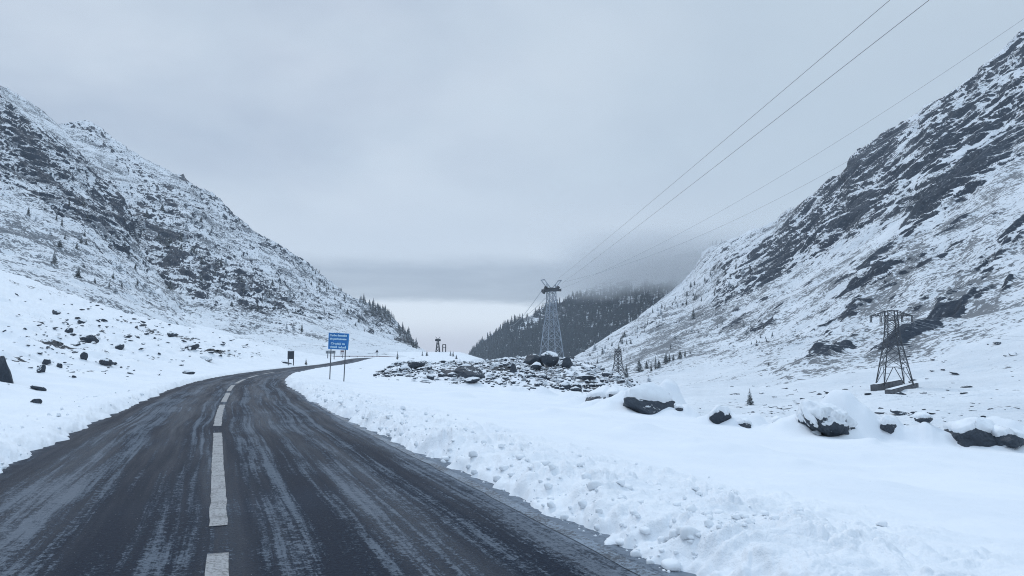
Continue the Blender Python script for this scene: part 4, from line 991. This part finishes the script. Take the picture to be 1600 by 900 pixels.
def lattice(root, prof, levels, lt, bt, m, sub=False, kb=False):
    """four-legged lattice; prof(z) -> half width"""
    cor = [(-1, -1), (1, -1), (1, 1), (-1, 1)]
    P = lambda c, z: (cor[c][0] * prof(z), cor[c][1] * prof(z), z)
    for c in range(4):
        l = MB()
        for a, b in zip(levels[:-1], levels[1:]): l.bar(P(c, a), P(c, b), lt)
        l.build('leg', m, root)
    br = MB()
    for i, (a, b) in enumerate(zip(levels[:-1], levels[1:])):
        for c in range(4):
            d_ = (c + 1) % 4
            if i == 0 and kb:
                mid = tuple((np.array(P(c, b)) + np.array(P(d_, b))) / 2)
                q1 = tuple(np.array(P(c, b)) * .68 + np.array(P(d_, b)) * .32); q2 = tuple(np.array(P(c, b)) * .32 + np.array(P(d_, b)) * .68)
                br.bar(P(c, a), q1, bt * 1.3); br.bar(P(d_, a), q2, bt * 1.3)
                for f in (.35, .65):
                    pa = np.array(P(c, a)) * (1 - f) + np.array(P(c, b)) * f; pb = np.array(P(c, a)) * (1 - f) + np.array(q1) * f; br.bar(pa, pb, bt * .7)
                    pa = np.array(P(d_, a)) * (1 - f) + np.array(P(d_, b)) * f; pb = np.array(P(d_, a)) * (1 - f) + np.array(q2) * f; br.bar(pa, pb, bt * .7)
            else:
                br.bar(P(c, a), P(d_, b), bt); br.bar(P(d_, a), P(c, b), bt)
                if sub:
                    m1 = (np.array(P(c, a)) + np.array(P(c, b))) / 2; m2 = (np.array(P(c, a)) * .75 + np.array(P(d_, b)) * .25); br.bar(m1, m2, bt * .6)
                    m1 = (np.array(P(d_, a)) + np.array(P(d_, b))) / 2; m2 = (np.array(P(d_, a)) * .75 + np.array(P(c, b)) * .25); br.bar(m1, m2, bt * .6)
            br.bar(P(c, b), P(d_, b), bt * 1.1)
    br.build('bracing', m, root)
# --- large lattice pylon on the right
def power_pylon(p, H, base_w, rz, label, footing=True, lt=0.17, bt=0.085, detail=True, arm=0.26):
    root = empty('transmission_pylon', p, rz); tag(root, label, 'pylon')
    bw = base_w / 2; prof = lambda z: np.interp(z, [0, H * 0.62, H * 0.93, H], [bw, bw * 0.44, bw * 0.33, bw * 0.3])
    lv = [0, H * .24, H * .42, H * .56, H * .68, H * .78, H * .865, H * .93] if detail else [0, H * .2, H * .36, H * .5, H * .62, H * .73, H * .83, H * .93]
    lattice(root, prof, lv, lt, bt, M_DSTEEL, sub=detail, kb=True)
    ca = MB(); A = H * arm; z0, z1 = H * .93, H * 1.0; hw = prof(z0)
    for sy in (-hw, hw):
        ca.bar((-A, sy * .2, z0), (A, sy * .2, z0), bt * 1.3)
        for sx_ in (-1, 1):
            ca.bar((sx_ * A, sy * .2, z0), (sx_ * hw, sy, z1), bt * 1.3); ca.bar((sx_ * A, 0, z0), (sx_ * hw, sy, z0), bt)
            for f0, f1 in ((.85, .65), (.65, .42), (.42, .2)):
                xa = sx_ * (hw + (A - hw) * f0); xb = sx_ * (hw + (A - hw) * f1); ca.bar((xa, sy * .4, z0), (xb, sy * .6, z1 - (z1 - z0) * f1), bt * .8); ca.bar((xb, sy * .6, z0), (xb, sy * .6, z1 - (z1 - z0) * f1), bt * .8)
        ca.bar((-hw, sy, z1), (hw, sy, z1), bt * 1.3)
        for sx_ in (-1, 1): ca.bar((sx_ * hw, sy, z0), (sx_ * hw, sy, z1), lt)
        ca.bar((-hw, sy, z0), (hw, sy, z1), bt); ca.bar((hw, sy, z0), (-hw, sy, z1), bt)
    ca.build('crossarm', M_DSTEEL, root)
    for x in (-A, -A * .52, A * .52, A):
        ins = MB(); L = H * .085
        for s_ in (-1, 1): ins.bar((x + s_ * .12, 0, z0), (x + s_ * .12, 0, z0 - L), 0.13)
        ins.bar((x - .3, 0, z0 - L), (x + .3, 0, z0 - L), .1); ins.build('insulator', M_GLASSI, root)
    return root
p1 = stand_r(1398, 611); H1 = (609 - 490) / F * p1[1]
wm = 42 / F * p1[1]
py1 = power_pylon((p1[0], p1[1], p1[2] + 0.7), H1 * 0.97, wm, math.radians(-10), 'large dark lattice power pylon standing on two concrete walls on the right slope')
for k, (a_, b_) in enumerate([((1366, 617), (1406, 603)), ((1388, 622), (1431, 608))]):
    Ya = p1[1] - 2.5 - 2.2 * k; Yb = Ya + 3.5
    A_ = stand_r(a_[0], a_[1]); B_ = stand_r(b_[0], b_[1])
    dxy = (B_ - A_)[:2]; L = np.linalg.norm(dxy); ang = math.atan2(dxy[1], dxy[0]); h_ = 9 / F * p1[1]
    fo_ = MB(); n0 = 0
    z_a, z_b = A_[2], B_[2]
    V = []; hw = 0.6
    for (x_, z_) in ((0, z_a), (L, z_b)):
        for (yy, zz_) in ((-hw, -1.5), (hw, -1.5), (hw, h_), (-hw, h_)):
            V.append((A_[0] + math.cos(ang) * x_ - math.sin(ang) * yy, A_[1] + math.sin(ang) * x_ + math.cos(ang) * yy, z_ + zz_ - (0.15 * h_ if x_ > 0 and zz_ > 0 else 0)))
    fw = link_mesh('concrete_wall', V, [(0, 1, 2, 3), (7, 6, 5, 4), (0, 4, 5, 1), (1, 5, 6, 2), (2, 6, 7, 3), (3, 7, 4, 0)], M_CONC)
    tag(fw, ['dark concrete wall under the left and rear feet of the large pylon', 'dark concrete wall in front, under the right feet of the large pylon'][k], 'wall')
    cp = link_mesh('snow_cap', [(v[0], v[1], v[2] + (0.0 if i % 4 in (2, 3) else 0)) for i, v in enumerate(V)], [(2, 6, 7, 3)], M_CAP, fw)
    for v in cp.data.vertices: v.co.z += 0.12
# --- small pylon
p2 = stand_r(966, 601); H2 = 57 / F * p2[1]
power_pylon((p2[0], p2[1], p2[2] - .5), H2, 20 / F * p2[1], math.radians(35), 'small dark lattice power pylon farther down the valley beside a low wall', lt=0.34, bt=0.17, detail=False, arm=0.10)
A_ = stand_r(940, 596); B_ = stand_r(978, 602)
wl_ = MB().bar((A_[0], A_[1], A_[2] + .6), (B_[0], B_[1], B_[2] + .8), 1.6).build('low_wall', M_CONC); tag(wl_, 'low dark wall running left from the foot of the small lattice pylon', 'wall')
A_ = stand_r(975, 601); B_ = stand_r(1023, 611); C_ = stand_r(1026, 620)
fn = empty('fence', tuple(A_)); tag(fn, 'low rail fence running right from the small pylon across the snow', 'fence')
fb = MB(); a0 = Vector(A_) * 0; b0 = Vector(B_ - A_); c0 = Vector(C_ - A_)
fb.bar(a0 + Vector((0, 0, 1.0)), b0 + Vector((0, 0, 1.0)), .45); fb.bar(b0 + Vector((0, 0, 1.0)), c0 + Vector((0, 0, .8)), .4); fb.build('rail', M_DSTEEL, fn)
for f in np.linspace(0, 1, 9): q_ = a0.lerp(b0, f); MB().bar(q_ - Vector((0, 0, .5)), q_ + Vector((0, 0, 1.0)), .22).build('post', M_DSTEEL, fn)
# --- distant third pylon
p3 = stand_r(894, 571)
power_pylon((p3[0], p3[1], p3[2] - .5), 15 / F * p3[1], 7 / F * p3[1], 0.3, 'tiny distant lattice pylon at the right end of the mound below the wooded hill', lt=0.55, bt=0.35, detail=False, arm=0.3)
# --- the tall cable tower
YT = 330.0
pt = at(862, 566, YT); zt = at(862, 433, YT)[2] - pt[2]; U = YT / F
tw = empty('cable_tower', tuple(pt), math.radians(24)); tag(tw, 'tall pale steel lattice cable tower with splayed arms rising behind the mound', 'tower')
HT = (566 - 456) * U
prof = lambda z: np.interp(z, [0, HT * .38, HT * .74, HT], [21 * U, 15.0 * U, 8.4 * U, 7.6 * U]) * 0.70
lattice(tw, prof, [0, HT * .17, HT * .33, HT * .47, HT * .60, HT * .72, HT * .82, HT * .91, HT * 1.0], 0.34, 0.15, M_STEEL)
pf = MB(); zp = HT
for s_ in (-1, 1):
    pf.bar((-13 * U, s_ * 2.2, zp + .2), (13 * U, s_ * 2.2, zp + .9), .8); 
for k in range(9): xk = (-12 + 3 * k) * U; pf.bar((xk, -2.6, zp + .3), (xk, 2.6, zp + .9), .5)
pf.box((-9 * U, -2.0, zp + .4), (9 * U, 2.0, zp + 1.6)); pf.bar((-14 * U, 0, zp - .9), (-9 * U, 0, zp + 2.2), 1.1); pf.bar((13 * U, 0, zp + 2.4), (8 * U, 0, zp + .6), 1.1)
pf.build('platform', M_DSTEEL, tw)
for sgn in (-1, 1):
    am = MB(); b0 = Vector((sgn * 3 * U, 0, zp + 1.2)); t0_ = Vector((sgn * 15 * U, 0, zp + 18 * U))
    for yy in (-1.6, 1.6): am.bar(b0 + Vector((0, yy, 0)), t0_ + Vector((0, yy, 0)), .28)
    am.bar(t0_ + Vector((0, -1.6, 0)), t0_ + Vector((0, 1.6, 0)), .4); am.bar(t0_ + Vector((-sgn * 2, 0, -1.5)), Vector((sgn * 7 * U, 0, zp + 1.5)), .35)
    am.bar(Vector((sgn * 3 * U, 0, zp + 1.2)), Vector((-sgn * 2 * U, 0, zp + 7 * U)), .3)
    am.build('arm', M_STEEL, tw)
for zf, sx_ in ((.86, 1), (.80, -1)):
    MB().bar((0, 0, HT * zf), (sx_ * 12 * U, 0, HT * zf + .8), .4).build('bracket', M_STEEL, tw)
# --- far tower and frame on the knoll
Yk = 300.0
Uk = Yk / F
ft_ = empty('cable_tower', (at(684, 552, Yk)[0], Yk, gz(at(684, 552, Yk)[0], Yk) - .1), 0.2); tag(ft_, 'tiny distant cable tower with forked top on the snowy knoll', 'tower')
hk = 20 * Uk
lattice(ft_, lambda z: np.interp(z, [0, hk], [3.0 * Uk, .9 * Uk]), [0, hk * .25, hk * .5, hk * .75, hk], .22, .13, M_DSTEEL)
ar = MB()
for s_ in (-1, 1): ar.bar((0, 0, hk * .92), (s_ * 3.2 * Uk, 0, hk * 1.02), .5); ar.bar((s_ * 3.2 * Uk, 0, hk * .86), (s_ * 3.2 * Uk, 0, hk * 1.0), .5); ar.bar((0, 0, hk), (s_ * 3.6 * Uk, 0, hk * 1.2), .16)
ar.build('arm', M_DSTEEL, ft_)
gx = at(694, 552, Yk)[0]
fr = empty('steel_frame', (gx, Yk, gz(gx, Yk) - .1)); tag(fr, 'rectangular dark steel frame beside the tiny tower on the knoll', 'frame')
for s_ in (-1, 1): MB().bar((s_ * 2.3 * Uk, 0, 0), (s_ * 2.3 * Uk, 0, 12 * Uk), .28).build('post', M_DSTEEL, fr)
MB().bar((-2.3 * Uk, 0, 12 * Uk), (2.3 * Uk, 0, 12 * Uk), .28).bar((-2.3 * Uk, 0, 7 * Uk), (2.3 * Uk, 0, 7 * Uk), .24).build('crossbar', M_DSTEEL, fr)

# ------------------------------------------------------------------ cables
def cable(a, b, rad, sag, label, m, n=40, r1=None, name='cable'):
    a = np.array(a, float); b = np.array(b, float); t = np.linspace(0, 1, n)[:, None]
    P = a + (b - a) * t; P[:, 2] -= (4 * sag * t * (1 - t))[:, 0]
    o = MB().tube(P, rad, 6).build(name, m, smooth=True); tag(o, label, 'cable'); return o
cable(at(874, 434, YT), at(1500, -93, 62), 0.027, 0.35, 'upper of the two dark cables running from the tall tower to the upper right', M_CABLE)
cable(at(878, 443, YT), at(1580, -100, 62), 0.030, 0.35, 'lower of the two dark cables running from the tall tower to the upper right', M_CABLE)
cable(at(874, 452, YT), at(1700, -40, 150), 0.045, 6.0, 'thin pale cable climbing to the upper right corner above the mountain', M_CABLE2)
cable(at(884, 440, YT + 12), at(1420, 196, 230), 0.050, 6.0, 'lowest thin pale cable meeting the right mountain skyline', M_CABLE2)
cable(at(848, 452, YT), at(796, 508, 1450), 0.16, 6.0, 'thin cable running down from the left side of the tall tower towards the far valley', M_CABLE2)
cable(at(852, 466, YT), at(815, 492, 1450), 0.12, 4.0, 'faint lower cable leaving the tall tower towards the far valley', M_CABLE2)
mw = py1.matrix_basis
for k, x in enumerate((H1 * .26, H1 * .26 * .52)):
    a = mw @ Vector((x, 0, H1 * .845)); cable(a, at(1660, 524 + 8 * k, 215), 0.022, 1.6, ['outer power line running right from the large pylon', 'inner power line running right from the large pylon'][k], M_CABLE2, name='power_line')

# ------------------------------------------------------------------ signs, guardrail
def hexnum(): pass
PB = hit(516, 592, 20, 90); YS = PB[1]
YS = 42.0
pl = at(514.5, 592, YS); pr = at(537.5, 594, YS - 0.6)
sgz = min(gz(pl[0], YS), gz(pr[0], YS))
ctr = (pl + pr) / 2
sg_o = empty('information_sign', (ctr[0], ctr[1], min(pl[2], pr[2]) - .02)); tag(sg_o, 'blue rectangular road sign with pale lettering on two thin grey posts in the snow', 'road sign')
def loc(px, py, Y): return Vector(at(px, py, Y) - np.array(sg_o.location))
for (b_, t_, Yp) in (((515.0, 598), (518.3, 520), YS), ((537.0, 600), (541.2, 522), YS - 0.6)):
    MB().tube([loc(b_[0], b_[1], Yp), loc(t_[0], t_[1], Yp)], 0.03, 8).build('post', M_POST, sg_o, True)
c4 = [loc(512.6, 545.2, YS - .06), loc(543.4, 546.8, YS - .72), loc(545.4, 521.2, YS - .72), loc(513.6, 519.6, YS - .06)]
xv = (c4[1] - c4[0]); yv = (c4[3] - c4[0]); nv = xv.cross(yv).normalized()
V = [tuple(c) for c in c4] + [tuple(c - nv * 0.03) for c in c4]
pan = link_mesh('panel', V, [(0, 1, 2, 3), (7, 6, 5, 4), (0, 4, 5, 1), (1, 5, 6, 2), (2, 6, 7, 3), (3, 7, 4, 0)], M_BLUE, sg_o)
W_, H_ = xv.length, yv.length
def text_line(s, u0, u1, v, hgt):
    cu = bpy.data.curves.new('t', 'FONT'); cu.body = s; cu.size = 1.0; cu.offset = 0.022; cu.extrude = 0.004
    to = bpy.data.objects.new('t', cu); col.objects.link(to); bpy.context.view_layer.update()
    dg = bpy.context.evaluated_depsgraph_get(); me = bpy.data.meshes.new_from_object(to.evaluated_get(dg)); 
    bpy.data.objects.remove(to)
    P = np.array([v_.co[:] for v_ in me.vertices]); x0, x1 = P[:, 0].min(), P[:, 0].max()
    sx_ = (u1 - u0) * W_ / (x1 - x0)
    ex, ey = xv.normalized(), yv.normalized(); o0 = c4[0] + xv * u0 + yv * v + nv * 0.008
    for v_, pp in zip(me.vertices, P): v_.co = o0 + ex * float((pp[0] - x0) * sx_) + ey * float(pp[1] * hgt / 0.72 * H_) + nv * float(pp[2])
    me.materials.clear(); me.materials.append(M_WHITE)
    o = bpy.data.objects.new('lettering', me); col.objects.link(o); o.parent = pan; return o
text_line('Curbe deosebit', .07, .94, .79, .125); text_line('de periculoase', .08, .92, .58, .125); text_line('Circulați cu', .14, .84, .295, .125); text_line('viteză redusă', .09, .91, .085, .125)
bd = MB(); 
for a_, b_ in ((0, 1), (1, 2), (2, 3), (3, 0)): 
    ins = lambda c: c + (sum((Vector(k) for k in c4), Vector()) / 4 - c) * 0.03 + nv * 0.006
    bd.bar(ins(c4[a_]), ins(c4[b_]), 0.018)
bd.build('border', plain('border_blue', (0.05, 0.30, 0.62), .5), pan)
# snow-dusted grey board and small plate farther along the road, seen under the blue sign
pb = hit(517, 556, 110, 260); Yb = min(pb[1], 175.)
Ub = Yb / F
gb = empty('roadside_board', tuple(hit(517, 560, 60, 175) * 0 + np.append(at(517, 553, 150)[:2], gz(*at(517, 553, 150)[:2])))); tag(gb, 'long low grey board half covered in snow, seen below the blue sign', 'board')
Ub = 150 / F; zb0 = gb.location.z; top = at(517, 548, 150)[2] - zb0; bot = at(517, 552.5, 150)[2] - zb0
MB().box((-8 * Ub, -.05, bot), (7 * Ub, .05, top)).build('panel', plain('grey_board', (0.22, 0.24, 0.26), .8, var=.6, scale=2.2), gb)
for x in (-5, 5): MB().bar((x * Ub, .1, -.2), (x * Ub, .1, top), .12).build('post', M_POST, gb)
gb2 = empty('small_sign', tuple(np.append(at(535, 556, 165)[:2], gz(*at(535, 556, 165)[:2])))); tag(gb2, 'small white plate with a red bar beside the right post of the blue sign', 'road sign')
U2 = 165 / F; z0_ = gb2.location.z; t2 = at(535, 547, 165)[2] - z0_
MB().box((-3.4 * U2, -.03, t2 - 1.0), (3.0 * U2, .03, t2)).build('panel', plain('white_plate', (0.6, 0.6, 0.62), .6), gb2)
MB().box((-2.6 * U2, -.05, t2 - .42), (2.4 * U2, -.034, t2 - .12)).build('red_bar', M_RED, gb2); MB().bar((0, .06, -.2), (0, .06, t2), .08).build('post', M_POST, gb2)
# dark board seen from behind
pbk = hit(455, 571, 40, 130); Uq = pbk[1] / F
bk = empty('road_sign', tuple(pbk)); tag(bk, 'dark back of a square road sign with snow on top, left of the blue sign', 'road sign')
zt_ = at(453, 548, pbk[1])[2] - pbk[2]; zb_ = at(453, 561, pbk[1])[2] - pbk[2]
MB().box((-6 * Uq, -.03, zb_), (3.5 * Uq, .03, zt_)).build('panel', M_BACK, bk)
for x in (-5, 3): MB().bar((x * Uq, .08, -.3), (x * Uq, .08, zt_), .09).build('post', M_POST, bk)
P, fc = snow_cap_mesh(4.4); link_mesh('snow_cap', P * np.array([6 * Uq, .18, .22]) + np.array([-1.0 * Uq, .04, zt_ - .02]), fc, M_CAP, bk, True)
# triangular warning sign on the bend
pw = hit(589, 557.5, 120, 300)
pw = np.append(at(589, 560, 212)[:2], gz(*at(589, 560, 212)[:2])); Uw = 212 / F
ws = empty('warning_sign', tuple(pw)); tag(ws, 'small triangular warning sign on a post behind the guardrail', 'road sign')
zt_ = at(589, 546, 212)[2] - pw[2]
MB().bar((0, 0, -.2), (0, 0, zt_ - .3), .12).build('post', M_POST, ws)
link_mesh('panel', [(-2.6 * Uw, -.08, zt_ - 4.6 * Uw), (2.6 * Uw, -.08, zt_ - 4.6 * Uw), (0, -.08, zt_), (-2.6 * Uw, -.04, zt_ - 4.6 * Uw), (2.6 * Uw, -.04, zt_ - 4.6 * Uw), (0, -.04, zt_)], [(0, 1, 2), (5, 4, 3), (0, 3, 4, 1), (1, 4, 5, 2), (2, 5, 3, 0)], M_BACK, ws)
# guardrail round the bend
gpts = [(512, 557.2, 196), (540, 556.6, 204), (570, 556.6, 211.5), (600, 557, 213), (640, 559.6, 212), (665, 562.2, 210), (692, 566.5, 208)]
G = catmull([tuple(at(*g_)) for g_ in gpts], 5)
gr = empty('guardrail', tuple(G[0])); tag(gr, 'low faded red and white guardrail along the outside of the far bend', 'guardrail')
rl_ = MB(); 
for a_, b_ in zip(G[:-1], G[1:]): rl_.bar(a_ - G[0], b_ - G[0], 0.18)
rl_.build('rail', M_RED, gr)
for k in range(0, len(G), 2):
    q_ = G[k] - G[0]; zg = gz(G[k][0], G[k][1]) - G[0][2]; MB().bar((q_[0], q_[1] + .1, zg - .2), (q_[0], q_[1] + .1, q_[2] + .05), .14).build('post', M_POST, gr)
print('things', time.time() - T0)

# ------------------------------------------------------------------ air
def volume_box(name, lo, hi, fn):
    o = MB().box(lo, hi).build(name, None)
    m = bpy.data.materials.new(name); m.use_nodes = True; m.node_tree.nodes.clear(); n = NT(m.node_tree)
    out = n.node('ShaderNodeOutputMaterial'); v = n.node('ShaderNodeVolumePrincipled'); n.l.new(v.outputs[0], out.inputs['Volume']); fn(n, v)
    o.data.materials.append(m); return o, m
def fhz(n, v):
    v.inputs['Color'].default_value = (0.80, 0.88, 0.97, 1); v.inputs['Density'].default_value = HAZE; v.inputs['Anisotropy'].default_value = 0.0
HAZE = 0.00012
hz, _m = volume_box('haze', (-3450, -3450, -60), (3450, 3450, 520), fhz)
tag(hz, 'thin pale blue winter haze filling the valley', 'haze', kind='stuff')
def fmist(n, v):
    p = obj_pos(n); x, y, z = n.sep(p)[:3]
    nz = n.noise(n.comb(n.math('MULTIPLY', x, 0.55), n.math('MULTIPLY', y, 0.4), n.math('MULTIPLY', z, 1.4)), 0.011, 5, 0.6)
    zz_ = n.math('ADD', z, n.math('MULTIPLY', n.math('SUBTRACT', nz, 0.5), 90.0))
    lowr = n.ramp(zz_, 108, 138); hir = n.ramp(zz_, 222, 185)
    lf = n.ramp(x, 35, 260); rt = n.ramp(x, 440, 330)
    dd = n.math('MULTIPLY', n.math('MULTIPLY', lowr, hir), n.math('MULTIPLY', lf, rt))
    n.put(v.inputs['Density'], n.math('MULTIPLY', dd, 0.0085)); v.inputs['Color'].default_value = (0.93, 0.95, 0.97, 1)
mi, mm = volume_box('mist', (30, 1130, 70), (460, 1560, 235), fmist)
tag(mi, 'soft grey mist bank wrapping the top of the wooded hill', 'mist', kind='stuff')
try: mm.cycles.volume_step_rate = 1.0
except Exception: pass
sc.cycles.volume_step_rate = 2.0; sc.cycles.volume_max_steps = 96
print('script', time.time() - T0)
